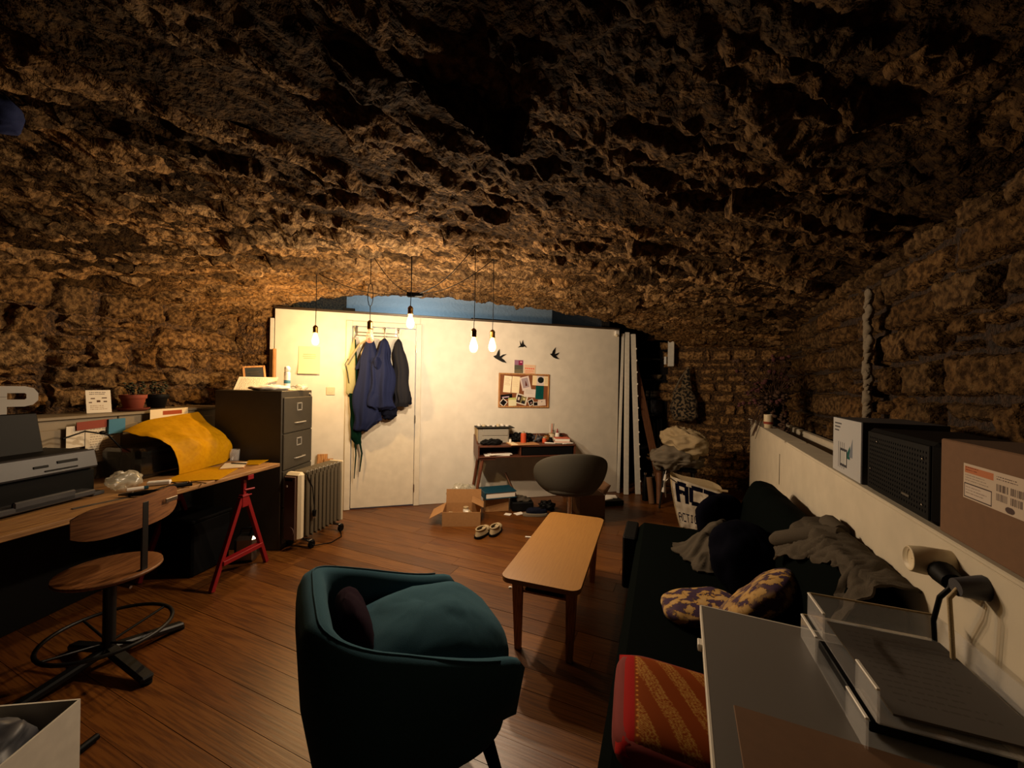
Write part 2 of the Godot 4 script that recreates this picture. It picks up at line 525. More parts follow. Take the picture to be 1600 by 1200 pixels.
func build_shell():
	# solid stone behind everything: side walls, the wall behind the camera, the ground above the vault
	var g := G.new()
	g.box(Vector3(-0.336, 1.4, 0), Vector3(0.5, 3.4, 9.0))
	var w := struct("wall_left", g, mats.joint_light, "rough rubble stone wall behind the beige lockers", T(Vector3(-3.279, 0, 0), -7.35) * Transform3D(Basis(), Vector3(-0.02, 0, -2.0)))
	g = G.new()
	g.box(Vector3(-0.97, 1.1, -0.13), Vector3(0.6, 2.25, 0.14))  # stone return, added as filler against cold light leaking past the partition
	var ret := part(w, "return_stones", g, mats.joint_light)
	ret.transform = w.transform.affine_inverse() * T(WALL_AT, WALL_TURN)
	g = G.new()
	g.box(Vector3(0.34, 1.4, 0), Vector3(0.5, 3.4, 9.5))
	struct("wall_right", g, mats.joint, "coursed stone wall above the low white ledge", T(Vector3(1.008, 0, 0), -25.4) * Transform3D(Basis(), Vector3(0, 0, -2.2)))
	g = G.new()
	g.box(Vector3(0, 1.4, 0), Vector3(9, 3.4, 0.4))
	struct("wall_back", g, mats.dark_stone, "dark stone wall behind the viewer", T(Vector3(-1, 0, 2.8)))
	# end wall: a pier of stone right of the dark alcove
	g = G.new()
	g.box(Vector3(-0.55, 1.4, -0.32), Vector3(1.42, 3.4, 0.5))
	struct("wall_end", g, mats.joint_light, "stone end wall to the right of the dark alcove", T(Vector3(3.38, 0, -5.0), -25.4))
	# store room and alcove behind the partition
	g = G.new()
	g.box(Vector3(1.2, 1.4, -2.1), Vector3(8.5, 3.4, 0.2))
	struct("wall_store", g, mats.whitewash, "whitewashed wall of the store room behind the partition", T(WALL_AT, WALL_TURN))
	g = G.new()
	g.box(Vector3(3.2, 1.4, -1.05), Vector3(0.12, 3.0, 1.8))  # unseen divider, added to keep the cold light out of the alcove
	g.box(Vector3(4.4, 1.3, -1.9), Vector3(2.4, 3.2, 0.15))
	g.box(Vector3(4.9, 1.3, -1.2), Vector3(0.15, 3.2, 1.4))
	struct("wall_alcove", g, mats.dark_stone, "near-black stone of the alcove beside the partition, standing in for its darkness", T(WALL_AT, WALL_TURN))  # the alcove's darkness is put into the stone colour
	g = G.new()
	g.box(Vector3(0, 3.1, -2.2), Vector3(13, 0.2, 11))
	struct("ceiling_upper", g, mats.whitewash, "whitewashed ceiling of the store room seen over the partition")
	# low white wall in front of the right-hand stones, with a dark trough behind it
	g = G.new()
	g.box(Vector3(0.06, 0.5175, -2.05), Vector3(0.12, 1.035, 5.25), 0.006)
	var half := struct("wall_ledge", g, mats.plaster, "low white plastered wall behind the sofa", T(Vector3(0.624, 0, 0), -25.4))
	g = G.new()
	g.box(Vector3(-0.001, 0.83, -3.06), Vector3(0.004, 0.2, 0.003))
	g.box(Vector3(-0.001, 0.73, -3.062), Vector3(0.004, 0.04, 0.004))
	part(half, "crack", g, mats.dull_brown)
	g = G.new()
	g.box(Vector3(0.06, 1.038, -3.78), Vector3(0.125, 0.012, 1.75), 0.003)
	g.box(Vector3(0.06, 1.038, -1.0), Vector3(0.125, 0.012, 3.7), 0.003)
	part(half, "coping", g, mats.plaster)
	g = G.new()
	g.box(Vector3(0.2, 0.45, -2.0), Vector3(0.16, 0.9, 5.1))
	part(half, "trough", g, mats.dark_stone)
	g = G.new()
	g.box(Vector3(0.3, 0.99, -2.0), Vector3(0.05, 0.1, 5.1), 0.008)
	part(half, "rear_rail", g, mats.plaster)

func build_floor():
	var g := G.new()
	g.box(Vector3(0, -0.09, -2.2), Vector3(13, 0.12, 11))
	var fl := struct("floor", g, mats.earth, "worn pine plank floor")
	var turn := T(Vector3(), -23.0)
	rng.seed = 77
	var row := 0
	var z := -6.2
	while z < 0.75:
		var w := 0.128
		var x := -4.6 - rng.randf() * 1.6
		while x < 3.4:
			var l := rng.randf_range(1.5, 2.6)
			var c := turn * Vector3(x + l * 0.5, 0, z)
			var a := turn * Vector3(x, 0, z)
			var b := turn * Vector3(x + l, 0, z)
			var inside := false
			for q in [a, c, b, a.lerp(b, 0.25), a.lerp(b, 0.75)]:
				if q.x > left_x(q.z) - 0.2 and q.x < right_x(q.z) + 0.1 and q.z < 0.9 and 0.27555 * q.x + 0.96129 * q.z > -5.4: inside = true
			if inside:
				var p := G.new()
				p.box(Vector3(), Vector3(l - 0.002, 0.03, w - rng.randf_range(0.0015, 0.0032)))
				var o := part(fl, "plank", p, mats["plank%d" % rng.randi_range(0, 4)])
				o.transform = turn * T(Vector3(x + l * 0.5, -0.015 - rng.randf() * 0.0015, z), 0, rng.randf_range(-0.25, 0.25))
			x += l
		z += w
		row += 1

# a rough stone: a chiselled patch over the quad (corners in the surface's own u, v), proud of the surface f(u, v) by depth
func stone_patch(g: G, f: Callable, nrm: Callable, q: Array, depth: float, slope: float, lean: float, tone: Color, cell: float, rough: float, round_ := 0.025, warp := 0.02):
	var lu := maxf(q[0].distance_to(q[1]), q[3].distance_to(q[2]))
	var lv := maxf(q[0].distance_to(q[3]), q[1].distance_to(q[2]))
	var nu := clampi(int(lu / cell) + 2, 5, 60)
	var nv := clampi(int(lv / cell) + 2, 5, 40)
	var planes := []
	for k in 4: planes.append(Vector3(rng.randf_range(-slope, slope), rng.randf_range(-slope, slope) + lean, depth * rng.randf_range(0.7, 1.5)))
	var p := PackedVector3Array()
	var cols := PackedColorArray()
	for i in nu:
		for j in nv:
			var s := float(i) / (nu - 1)
			var t := float(j) / (nv - 1)
			var c: Vector2 = (q[0] as Vector2).lerp(q[1], s).lerp((q[3] as Vector2).lerp(q[2], s), t)
			var e := minf(minf(s, 1.0 - s) * lu, minf(t, 1.0 - t) * lv)
			var b: Vector3 = f.call(c.x, c.y)
			c += Vector2(n2.get_noise_3dv(b * 9.0), n2.get_noise_3dv(b * 9.0 + Vector3(9, 3, 5))) * warp
			b = f.call(c.x, c.y)
			var nn: Vector3 = nrm.call(c.x, c.y)
			var small := n1.get_noise_3dv(b * 17.0)
			var k := smoothstep(0.0, round_, e + small * round_ * 0.5)
			var top := 9.0
			for pl in planes: top = minf(top, pl.z + pl.x * (s - 0.5) * lu + pl.y * (t - 0.5) * lv)
			var ridge := absf(n3.get_noise_3dv(b * 8.0))
			var h := -0.035 + k * (maxf(top, -0.01) + 0.035 + rough * (n1.get_noise_3dv(b * 5.0) + small * 0.7 - ridge * 0.9 + 0.2))
			p.append(b + nn * h)
			cols.append(tone * (0.94 + 0.22 * small))
	var mid := (nu / 2) * nv + nv / 2
	var du := p[mid + nv] - p[mid - nv]
	var dv := p[mid + 1] - p[mid - 1]
	var n0: Vector3 = nrm.call((q[0].x + q[2].x) * 0.5, (q[0].y + q[2].y) * 0.5)
	g.colored = true
	g.grid(p, nu, nv, false, false, du.cross(dv).dot(n0) < 0, cols)

func tone_of(base: float, spread: float) -> Color:
	var v := base + rng.randf_range(-spread, spread)
	var w := rng.randf_range(-0.05, 0.06)
	var c := Color(v * (1.0 + w), v, v * (1.0 - w * 1.6))
	return c

# coursed or rubble stones over a rectangle of a wall; keep(u, y) says where the wall is in view
func lay_wall(parent: Node, f: Callable, nrm: Callable, u0: float, u1: float, y0: float, y1: float, hmin: float, hmax: float, lmin: float, lmax: float, jit: float, depth: float, rough: float, cell: float, base: float, slope: float, warp: float):
	var y := y0
	while y < y1:
		var h := rng.randf_range(hmin, hmax)
		var u := u0 - rng.randf() * lmax
		while u < u1:
			var l := rng.randf_range(lmin, lmax)
			if rng.randf() < 0.15: l *= 0.5
			var jn := 0.01
			var q := [Vector2(u + jn, y + jn), Vector2(u + l - jn, y + jn), Vector2(u + l - jn, y + h - jn), Vector2(u + jn, y + h - jn)]
			for k in 4: q[k] += Vector2(rng.randf_range(-jit, jit), rng.randf_range(-jit, jit) * 0.6)
			if rng.randf() < 0.14 and h > hmin * 1.2:       # two thin stones in place of one
				var m := h * rng.randf_range(0.4, 0.6)
				var q2 := q.duplicate()
				q[2] = Vector2(q[2].x, y + m - jn); q[3] = Vector2(q[3].x, y + m - jn)
				q2[0] = Vector2(q2[0].x, y + m + jn); q2[1] = Vector2(q2[1].x, y + m + jn)
				var gg := G.new()
				stone_patch(gg, f, nrm, q2, depth * rng.randf_range(0.5, 1.3), slope, 0.0, tone_of(base, base * 0.25), cell, rough, 0.02, warp)
				part(parent, "stone", gg, mats.stone)
			var g := G.new()
			stone_patch(g, f, nrm, q, depth * rng.randf_range(0.4, 1.4), slope, 0.0, tone_of(base, base * 0.25), cell, rough, 0.02, warp)
			part(parent, "stone", g, mats.stone)
			u += l
		y += h

func stuff(o: Node):
	o.set_meta("kind", "stuff")

func build_stones():
	# right wall
	var dr := Vector3(0.429, 0, -0.903)
	var nr := Vector3(-0.903, 0, -0.429)
	var pr := Vector3(1.008, 0, 0) + nr * -0.07
	var wr := get_node("wall_right")
	var fr := func(u, y): return pr + dr * u + Vector3(0, y, 0)
	rng.seed = 5
	var holder := []
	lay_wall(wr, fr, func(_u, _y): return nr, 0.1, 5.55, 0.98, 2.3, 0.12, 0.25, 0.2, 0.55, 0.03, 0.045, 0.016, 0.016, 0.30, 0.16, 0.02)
	# end wall pier
	var de := Vector3(-0.903, 0, -0.429)
	var ne := Vector3(-0.429, 0, 0.903)
	var we := get_node("wall_end")
	var fe := func(u, y): return Vector3(3.38, 0, -5.0) + ne * -0.07 + de * u + Vector3(0, y, 0)
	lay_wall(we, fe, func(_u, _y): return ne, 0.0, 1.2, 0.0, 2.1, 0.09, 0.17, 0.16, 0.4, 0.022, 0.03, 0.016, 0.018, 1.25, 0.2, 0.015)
	# left wall: small rubble
	var dl := Vector3(0.128, 0, -0.9918)
	var nl := Vector3(0.9918, 0, 0.128)
	var wl := get_node("wall_left")
	var fl := func(u, y): return Vector3(-3.279, 0, 0) + nl * -0.08 + dl * u + Vector3(0, y, 0)
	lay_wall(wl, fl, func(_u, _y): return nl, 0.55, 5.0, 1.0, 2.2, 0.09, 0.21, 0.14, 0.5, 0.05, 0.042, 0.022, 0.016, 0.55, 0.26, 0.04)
	# the short return of stones between the left wall and the partition
	var T0 := T(WALL_AT, WALL_TURN)
	var fr2 := func(u, y): return T0 * Vector3(u, y, -0.06)
	lay_wall(wl, fr2, func(_u, _y): return T0.basis.z, -1.25, -0.85, 1.25, 2.1, 0.10, 0.2, 0.2, 0.4, 0.02, 0.035, 0.018, 0.016, 0.6, 0.2, 0.02)
	for w in [wr, we, wl]:
		var inv: Transform3D = w.transform.affine_inverse()
		for c in w.get_children():
			if str(c.name).begins_with("stone"): c.transform = inv
	# vault: mortar bed
	var g := G.new()
	g.colored = true
	var p := PackedVector3Array()
	var cols := PackedColorArray()
	var nu := 190
	var nv := 190
	for i in nu:
		var z := lerpf(2.7, -5.9, float(i) / (nu - 1))
		for j in nv:
			var x := lerpf(left_x(z) - 0.15, right_x(z) + 0.15, float(j) / (nv - 1))
			var zz := z
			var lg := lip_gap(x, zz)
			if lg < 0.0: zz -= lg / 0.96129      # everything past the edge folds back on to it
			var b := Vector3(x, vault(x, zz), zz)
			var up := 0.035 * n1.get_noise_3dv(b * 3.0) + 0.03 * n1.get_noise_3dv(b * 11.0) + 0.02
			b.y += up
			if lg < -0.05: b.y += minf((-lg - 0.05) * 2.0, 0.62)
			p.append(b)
			cols.append(Color(1, 1, 1) * (0.11 + 0.7 * smoothstep(1.5, 0.1, lg)) * (1.0 + 0.4 * n1.get_noise_3dv(b * 2.0)))  # paler mortar toward the lip, with the bulbs' glow put into its colour
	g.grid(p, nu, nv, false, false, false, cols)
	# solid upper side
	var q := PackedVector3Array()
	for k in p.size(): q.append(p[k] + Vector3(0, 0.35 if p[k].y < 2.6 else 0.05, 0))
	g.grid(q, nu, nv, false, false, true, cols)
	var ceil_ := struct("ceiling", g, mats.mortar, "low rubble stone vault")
	# vault: slabs set in rings about the crown
	var c0 := Vector2(1.25, 1.0)
	var f := func(a, r):                       # a metres along the ring, r radius
		var x: float = c0.x + r * sin(a / r)
		var z: float = c0.y - r * cos(a / r)
		return Vector3(x, vault(x, z), z)
	var nrm := func(a, r):
		var x: float = c0.x + r * sin(a / r)
		var z: float = c0.y - r * cos(a / r)
		return Vector3(vault(x + 0.02, z) - vault(x - 0.02, z), -0.04, vault(x, z + 0.02) - vault(x, z - 0.02)).normalized()
	rng.seed = 9
	var many := []
	var r := 1.1
	while r < 7.2:
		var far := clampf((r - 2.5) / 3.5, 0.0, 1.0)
		var w := rng.randf_range(0.08, 0.22) * (1.0 - 0.3 * far)
		var a := -r * PI * 0.75 + rng.randf() * 0.4
		while a < r * PI * 0.55:
			var l := rng.randf_range(0.25, 1.1) * (1.0 - 0.45 * far)
			var mid: Vector3 = f.call(a + l * 0.5, r + w * 0.5)
			var t := (mid.x - left_x(mid.z)) / (right_x(mid.z) - left_x(mid.z))
			if t > -0.01 and t < 1.0 and mid.z < 0.35 and lip_gap(mid.x, mid.z) > 0.08 and end_gap(mid.x, mid.z) > 0.02 and rng.randf() < 0.9:
				var jit := 0.05
				var qq := [Vector2(a, r), Vector2(a + l, r), Vector2(a + l, r + w), Vector2(a, r + w)]
				for k in 4: qq[k] += Vector2(rng.randf_range(-jit, jit), rng.randf_range(-jit, jit) * 0.8)
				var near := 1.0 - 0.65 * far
				many.append([mid.distance_to(Vector3(0, 1.4, 0)) / (l * w), qq, rng.randf_range(0.0, 0.075) * near, 0.55, rng.randf_range(-0.1, 0.25), tone_of(0.15, 0.08) * (1.0 + 3.2 * far), mid])  # lamp falloff put into stone tone: dark near the viewer, lighter toward the lip
			a += l
		r += w
	many.sort_custom(func(x, y): return x[0] < y[0])
	var rest := G.new()
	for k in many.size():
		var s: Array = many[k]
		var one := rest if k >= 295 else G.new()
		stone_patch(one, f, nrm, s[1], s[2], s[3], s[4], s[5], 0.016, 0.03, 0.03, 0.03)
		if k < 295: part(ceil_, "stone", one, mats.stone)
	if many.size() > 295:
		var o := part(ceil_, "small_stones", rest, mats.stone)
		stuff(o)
	print("vault stones ", many.size(), " right ", wr.get_child_count(), " left ", wl.get_child_count(), " end ", we.get_child_count())

func build_partition():
	var at_ := T(WALL_AT, WALL_TURN)
	var g := G.new()
	g.box(Vector3(-0.365, 1.07, -0.05), Vector3(0.69, 2.14, 0.1), 0.003)
	g.box(Vector3(2.035, 1.07, -0.05), Vector3(2.57, 2.14, 0.1), 0.003)
	g.box(Vector3(0.365, 2.09, -0.05), Vector3(0.79, 0.1, 0.1), 0.003)
	var w := struct("wall_partition", g, mats.wall_paint, "white painted partition wall with a door", at_)
	g = G.new()
	g.box(Vector3(1.3, 2.15, -0.05), Vector3(4.04, 0.025, 0.13), 0.003)
	part(w, "top_rail", g, mats.steel)
	g = G.new()
	g.box(Vector3(1.6, 2.18, -0.09), Vector3(0.5, 0.012, 0.05), 0.003)
	g.box(Vector3(-0.0, 2.175, 0.0), Vector3(0.12, 0.03, 0.04), 0.003)
	part(w, "bracket", g, mats.dark_plastic)
	# door with its frame and hinges
	var d := struct("door_1", G.new().box(Vector3(0.376, 1.005, -0.022), Vector3(0.664, 1.985, 0.04), 0.003), mats.door_paint, "flush white door behind the hanging coats", at_)
	g = G.new()
	g.box(Vector3(0.008, 1.03, 0.004), Vector3(0.062, 2.06, 0.03), 0.005)
	g.box(Vector3(0.742, 1.03, 0.004), Vector3(0.062, 2.06, 0.03), 0.005)
	g.box(Vector3(0.375, 2.03, 0.004), Vector3(0.673, 0.055, 0.03), 0.005)
	part(d, "frame", g, mats.door_paint)
	for y in [1.78, 0.98, 0.2]:
		g = G.new()
		g.cyl(Vector3(0.714, y - 0.045, 0.014), Vector3(0.714, y + 0.045, 0.014), 0.007, -1, 10)
		g.box(Vector3(0.724, y, 0.006), Vector3(0.02, 0.085, 0.006))
		part(d, "hinge", g, mats.steel)
	# narrow post and board at the partition's far left
	single("corner_post", G.new().box(Vector3(0, 1.02, 0), Vector3(0.035, 2.04, 0.05), 0.003), mats.white_board, "thin white post at the left end of the partition", "post", on_wall(-0.735, 0, -0.02))
	single("corner_plank", G.new().bar(Vector3(0, 0, 0.0), Vector3(0, 1.72, 0.0), 0.018, 0.06, Vector3(0, 0, 1)), mats.pine, "narrow pine board standing at the partition's left edge", "board", on_wall(-0.695, 0, 0.045))

# ------------------------------------------------------------------ pendant bulbs
func build_lamps():
	# bulb centre, its hook on the vault, lit, glow radius
	var L := [
		[Vector3(-1.80, 1.775, -3.50), 0.30, true, "bare pendant bulb nearest the filing cabinet, lit", 0.65, Color(1, 0.80, 0.52)],
		[Vector3(-1.155, 1.765, -3.1), 0.34, false, "unlit pendant bulb in front of the coat rack, on a looped cord", 0.0],
		[Vector3(-0.83, 1.887, -3.10), 0.26, true, "brightest pendant bulb, hung highest under the black junction block", 0.9, Color(1, 0.91, 0.78)],
		[Vector3(-0.295, 1.686, -2.90), 0.40, true, "lit pendant bulb in the middle of the room over the slippers", 0.9, Color(1, 0.87, 0.72)],
		[Vector3(-0.17, 1.72, -3.20), 0.36, true, "smallest looking lit pendant bulb, beside the swallow decorations", 0.55, Color(1, 0.87, 0.72)],
	]
	var hooks := []
	for a in L:
		var c: Vector3 = a[0]
		var top := vault(c.x, c.z) + 0.02
		var o := thing("pendant_lamp", a[3], "lamp", T(c), "bare bulbs hanging on black cords")
		var s := 1.0
		# pear-shaped glass
		var gl := part(o, "bulb", G.new().lathe([Vector2(0.0005, -0.055), Vector2(0.014, -0.053), Vector2(0.026, -0.042), Vector2(0.032, -0.022), Vector2(0.031, -0.002), Vector2(0.024, 0.025), Vector2(0.016, 0.048), Vector2(0.0135, 0.06), Vector2(0.0005, 0.0605)], 20), mats.lit_bulb if a[2] else mats.unlit_bulb)
		part(o, "socket", G.new().lathe([Vector2(0.001, 0.058), Vector2(0.021, 0.058), Vector2(0.023, 0.064), Vector2(0.021, 0.07), Vector2(0.021, 0.105), Vector2(0.024, 0.108), Vector2(0.021, 0.112), Vector2(0.016, 0.122), Vector2(0.006, 0.13), Vector2(0.001, 0.131)], 18), mats.brass)
		var cord := []
		var hook := Vector3(0, top - c.y, 0)
		if a[2]:
			cord = [Vector3(0, 0.128, 0), Vector3(0.004, hook.y * 0.5, 0), Vector3(0, hook.y - 0.015, 0), Vector3(0.008, hook.y, 0.0)]
		else:
			cord = [Vector3(0, 0.128, 0), Vector3(0, 0.24, 0)]
			for k in 13:
				var th := -PI / 2 + TAU * k / 12.0
				cord.append(Vector3(cos(th) * 0.022, 0.335 + sin(th) * (0.095), 0))
			cord.append(Vector3(0.0, 0.23, 0.003))
		part(o, "cord", G.new().tube(cord, 0.0032, 6), mats.black_plastic)
		if not a[2]: part(o, "cord", G.new().tube([Vector3(0, 0.42, 0), Vector3(0, hook.y, 0)], 0.0032, 6), mats.black_plastic)
		part(o, "filament", G.new().tube([Vector3(-0.008, 0.02, 0), Vector3(-0.006, -0.03, 0), Vector3(0, 0.01, 0.004), Vector3(0.006, -0.03, 0), Vector3(0.008, 0.02, 0)], 0.001, 5), mats.steel)
		part(o, "hook", G.new().tube([hook + Vector3(0, 0.05, 0), hook + Vector3(0, 0.0, 0), hook + Vector3(0.012, -0.012, 0), hook + Vector3(0.02, 0.0, 0)], 0.003, 6), mats.steel)
		hooks.append(c + hook)
		if a[2]:
			var l := OmniLight3D.new()
			l.name = "bulb_light"
			o.add_child(l, true)
			l.position = Vector3(0, 0, 0)
			l.light_color = a[5]
			l.light_energy = LAMP * a[4]
			l.light_size = 0.025
			l.omni_range = 14.0
			l.omni_attenuation = 2.0
			l.shadow_enabled = true
	# junction block and swagged cables
	var jb := Vector3(-0.80, 2.11, -3.12)
	var j := thing("junction_block", "black cable junction block under the vault above the brightest bulb", "junction", T(jb))
	part(j, "housing", G.new().box(Vector3(0.0, 0, 0), Vector3(0.13, 0.034, 0.04), 0.004), mats.black_plastic)
	part(j, "rod", G.new().cyl(Vector3(-0.03, 0.01, 0), Vector3(-0.03, vault(jb.x, jb.z) + 0.03 - jb.y, 0), 0.0035, -1, 8), mats.black_metal)
	for k in [0, 1, 3, 4]:
		var e: Vector3 = hooks[k]
		var pts := []
		for i in 13:
			var t := i / 12.0
			var q := jb.lerp(e, t)
			q.y -= sin(t * PI) * 0.07
			pts.append(q)
		single("lamp_cable", G.new().tube(pts, 0.0035, 6), mats.black_plastic, ["black cable swagged from the junction block to the leftmost lit bulb", "black cable from the junction block to the unlit bulb", "", "black cable running right from the junction block to the middle lit bulb", "black cable running right from the junction block to the smallest lit bulb"][k], "cable", Transform3D(), "")
const LAMP := 1.68

# ------------------------------------------------------------------ printed sheets
func page(called: String, w: int, h: int, bg: Color, draw: Callable) -> StandardMaterial3D:
	if mats.has(called): return mats[called]
	var im := Image.create(w, h, false, Image.FORMAT_RGB8)
	im.fill(bg)
	draw.call(im)
	var m := StandardMaterial3D.new()
	m.resource_name = called
	m.albedo_texture = ImageTexture.create_from_image(im)
	m.roughness = 0.85
	m.metallic_specular = 0.2
	mats[called] = m
	return m

func scribble(im: Image, x0: int, y0: int, x1: int, lines: int, gap: int, c: Color, sd := 1):
	var r := RandomNumberGenerator.new()
	r.seed = sd
	for k in lines:
		var x := x0
		var stop := x1 - r.randi_range(0, maxi(1, (x1 - x0) / 3))
		while x < stop:
			var l := r.randi_range(2, 7)
			im.fill_rect(Rect2i(x, y0 + k * gap, mini(l, stop - x), maxi(1, gap / 3)), c)
			x += l + r.randi_range(1, 3)

func lines_page(called: String, bg: Color, ink: Color, n := 12, sd := 1, head := false) -> StandardMaterial3D:
	return page(called, 96, 128, bg, func(im):
		if head: im.fill_rect(Rect2i(12, 10, 60, 8), ink)
		scribble(im, 12, 26 if head else 12, 86, n, 8, ink, sd))

# a thin sheet facing +z with its picture on the front
func sheet(parent: Node, w: float, h: float, m: Material, called := "print", z := 0.0) -> MeshInstance3D:
	var g := G.new()
	g.quad(Vector3(-w / 2, -h / 2, z), Vector3(w / 2, -h / 2, z), Vector3(w / 2, h / 2, z), Vector3(-w / 2, h / 2, z))
	return part(parent, called, g, m)

func paper_thing(called: String, w: float, h: float, edge: Material, face: Material, label: String, cat: String, where: Transform3D, group := "", th := 0.0012) -> Node3D:
	var o := thing(called, label, cat, where, group)
	part(o, "sheet", G.new().box(Vector3(0, 0, th * 0.5), Vector3(w, h, th)), edge)
	if face: sheet(o, w, h, face, "print", th + 0.0003)
	return o

# ------------------------------------------------------------------ left: lockers, bench, filing cabinet
func place_lockers():
	var L := T(Vector3(-2.60, 0, -3.45), -3.5)
	var z := 0.0
	var names := ["beige metal locker behind the yellow hide", "beige metal locker with a blue note and papers stuck on its door", "beige metal locker behind the printer"]
	for k in 3:
		var w := 0.86
		var o := thing("metal_locker", names[k], "locker", L * T(Vector3(0, 0, z + w * 0.5 + k * 0.002)), "low beige lockers along the left wall")
		part(o, "body", G.new().box(Vector3(-0.125, 0.93, 0), Vector3(0.25, 0.42, w - 0.004), 0.004), mats.locker_beige)
		part(o, "base", G.new().box(Vector3(-0.13, 0.36, 0), Vector3(0.24, 0.72, w - 0.004), 0.004), mats.dark_plastic)  # near-black lower carcass stands in for the shade under the work top
		for s in [-1, 1]:
			var d := part(o, "door", G.new().box(Vector3(0.006, 0.905, s * w * 0.245), Vector3(0.014, 0.36, w * 0.475), 0.003), mats.locker_beige)
			part(d, "lock", G.new().cyl(Vector3(0.012, 0.98, s * w * 0.04), Vector3(0.02, 0.98, s * w * 0.04), 0.011, -1, 12), mats.black_metal)
		z += w
	single("locker_top", G.new().box(Vector3(-0.125, 1.15, 1.29), Vector3(0.29, 0.02, 2.6), 0.004), mats.locker_beige, "long beige top board over the lockers", "shelf board", L)
	# on the doors (faces turned to +x)
	var F := func(x, y, zz, rz := 0.0): return T(Vector3(x, y, zz), 86.5, 0, rz)
	paper_thing("paper_sheet", 0.2, 0.25, mats.paper, lines_page("pg1", Color(0.8, 0.75, 0.66), Color(0.5, 0.45, 0.4), 13, 3), "large white printed sheet stuck to the beige locker", "paper", F.call(-2.622, 0.985, -2.47))
	paper_thing("paper_sheet", 0.17, 0.13, mats.paper, lines_page("pg2", Color(0.82, 0.78, 0.7), Color(0.55, 0.5, 0.45), 6, 5), "small white sheet under the red strip on the locker", "paper", F.call(-2.632, 1.035, -2.36))
	single("red_strip", G.new().box(Vector3(0, 0, 0.002), Vector3(0.2, 0.05, 0.004)), mats.red_paper, "dull red paper strip on the locker beside the blue note", "paper strip", F.call(-2.622, 1.1, -2.42, 2.0))
	paper_thing("sticky_note", 0.1, 0.095, mats.blue_paper, null, "blue note stuck to the beige locker door", "note", F.call(-2.612, 1.078, -2.535), "", 0.012)
	paper_thing("paper_sheet", 0.3, 0.16, mats.cream_paper, page("pg3", 128, 64, Color(0.86, 0.78, 0.62), func(im):
		im.fill_rect(Rect2i(40, 6, 66, 12), Color(0.6, 0.28, 0.16))
		scribble(im, 10, 28, 118, 4, 8, Color(0.6, 0.5, 0.4), 4)), "cream sheet with a red heading above the yellow hide", "paper", F.call(-2.58, 1.09, -2.9))
	# on the top board
	var o := thing("letter_p", "white block letter P standing on the locker top", "letter", T(Vector3(-2.75, 1.162, -2.13), 52))
	var P := [Vector2(-0.075, 0), Vector2(-0.03, 0), Vector2(-0.03, 0.065), Vector2(0.03, 0.065), Vector2(0.06, 0.075), Vector2(0.078, 0.1), Vector2(0.078, 0.14), Vector2(0.062, 0.167), Vector2(0.03, 0.178), Vector2(-0.075, 0.178), Vector2(-0.075, 0.12), Vector2(-0.03, 0.12), Vector2(-0.03, 0.14), Vector2(0.03, 0.14), Vector2(0.036, 0.134), Vector2(0.036, 0.11), Vector2(0.03, 0.104), Vector2(-0.03, 0.104), Vector2(-0.03, 0.118), Vector2(-0.075, 0.118)]
	part(o, "face", G.new().ext(P, -0.02, 0.02), mats.white_plastic)
	o = thing("leaflet", "white printed leaflet standing beside the terracotta pot", "leaflet", T(Vector3(-2.73, 1.162, -2.545), 72, -8))
	part(o, "card", G.new().box(Vector3(0, 0.075, -0.002), Vector3(0.125, 0.15, 0.004)), mats.paper)
	var lf := page("leaf_pg", 96, 116, Color(0.84, 0.8, 0.73), func(im):
		scribble(im, 14, 10, 84, 2, 9, Color(0.15, 0.1, 0.1), 8)
		for q in [[18, 40, 16, 5], [60, 38, 20, 5], [40, 52, 14, 10], [66, 56, 14, 6], [10, 60, 12, 5]]: im.fill_rect(Rect2i(q[0], q[1], q[2], q[3]), Color(0.3, 0.2, 0.15))
		scribble(im, 14, 78, 84, 3, 9, Color(0.6, 0.5, 0.4), 9))
	sheet(o, 0.125, 0.15, lf, "print", 0.001).position = Vector3(0, 0.075, 0)
	var pot := func(lbl: String, at_: Vector3, m: Material, s: float, dish: bool, sd: int):
		var q := thing("potted_plant", lbl, "plant", T(at_))
		part(q, "pot", G.new().at(Transform3D(Basis().scaled(Vector3.ONE * s), Vector3(0, 0.008, 0))).lathe([Vector2(0.001, 0), Vector2(0.055, 0), Vector2(0.072, 0.085), Vector2(0.08, 0.086), Vector2(0.082, 0.115), Vector2(0.074, 0.115), Vector2(0.07, 0.09), Vector2(0.001, 0.09)], 26), m)
		if dish: part(q, "saucer", G.new().lathe([Vector2(0.001, 0), Vector2(0.075, 0), Vector2(0.092, 0.02), Vector2(0.086, 0.02), Vector2(0.07, 0.007), Vector2(0.001, 0.007)], 26), m)
		part(q, "soil", G.new().cyl(Vector3(0, 0.09 * s, 0), Vector3(0, 0.105 * s, 0), 0.068 * s), mats.earth)
		var r := RandomNumberGenerator.new()
		r.seed = sd
		var st := G.new()
		var lv := G.new()
		for k in 12:
			var a := r.randf() * TAU
			var h := r.randf_range(0.06, 0.12)
			var tip := Vector3(cos(a) * r.randf_range(0.02, 0.07), 0.1 * s + h, sin(a) * r.randf_range(0.02, 0.07))
			var b0 := Vector3(cos(a) * 0.015, 0.09 * s, sin(a) * 0.015)
			st.tube([b0, b0.lerp(tip, 0.5) + Vector3(0, 0.01, 0), tip], [0.003, 0.0025, 0.0015], 5)
			for e in 3:
				lv.blob(b0.lerp(tip, 0.6 + 0.2 * e) + Vector3(r.randf_range(-1, 1), r.randf_range(-0.3, 0.5), r.randf_range(-1, 1)) * 0.014, Vector3(0.011, 0.006, 0.011), 1, 1, n1, 0.004, 60.0, 8, 6)
		part(q, "stem", st, mats.twig)
		stuff(part(q, "leaves", lv, mats.leaf))
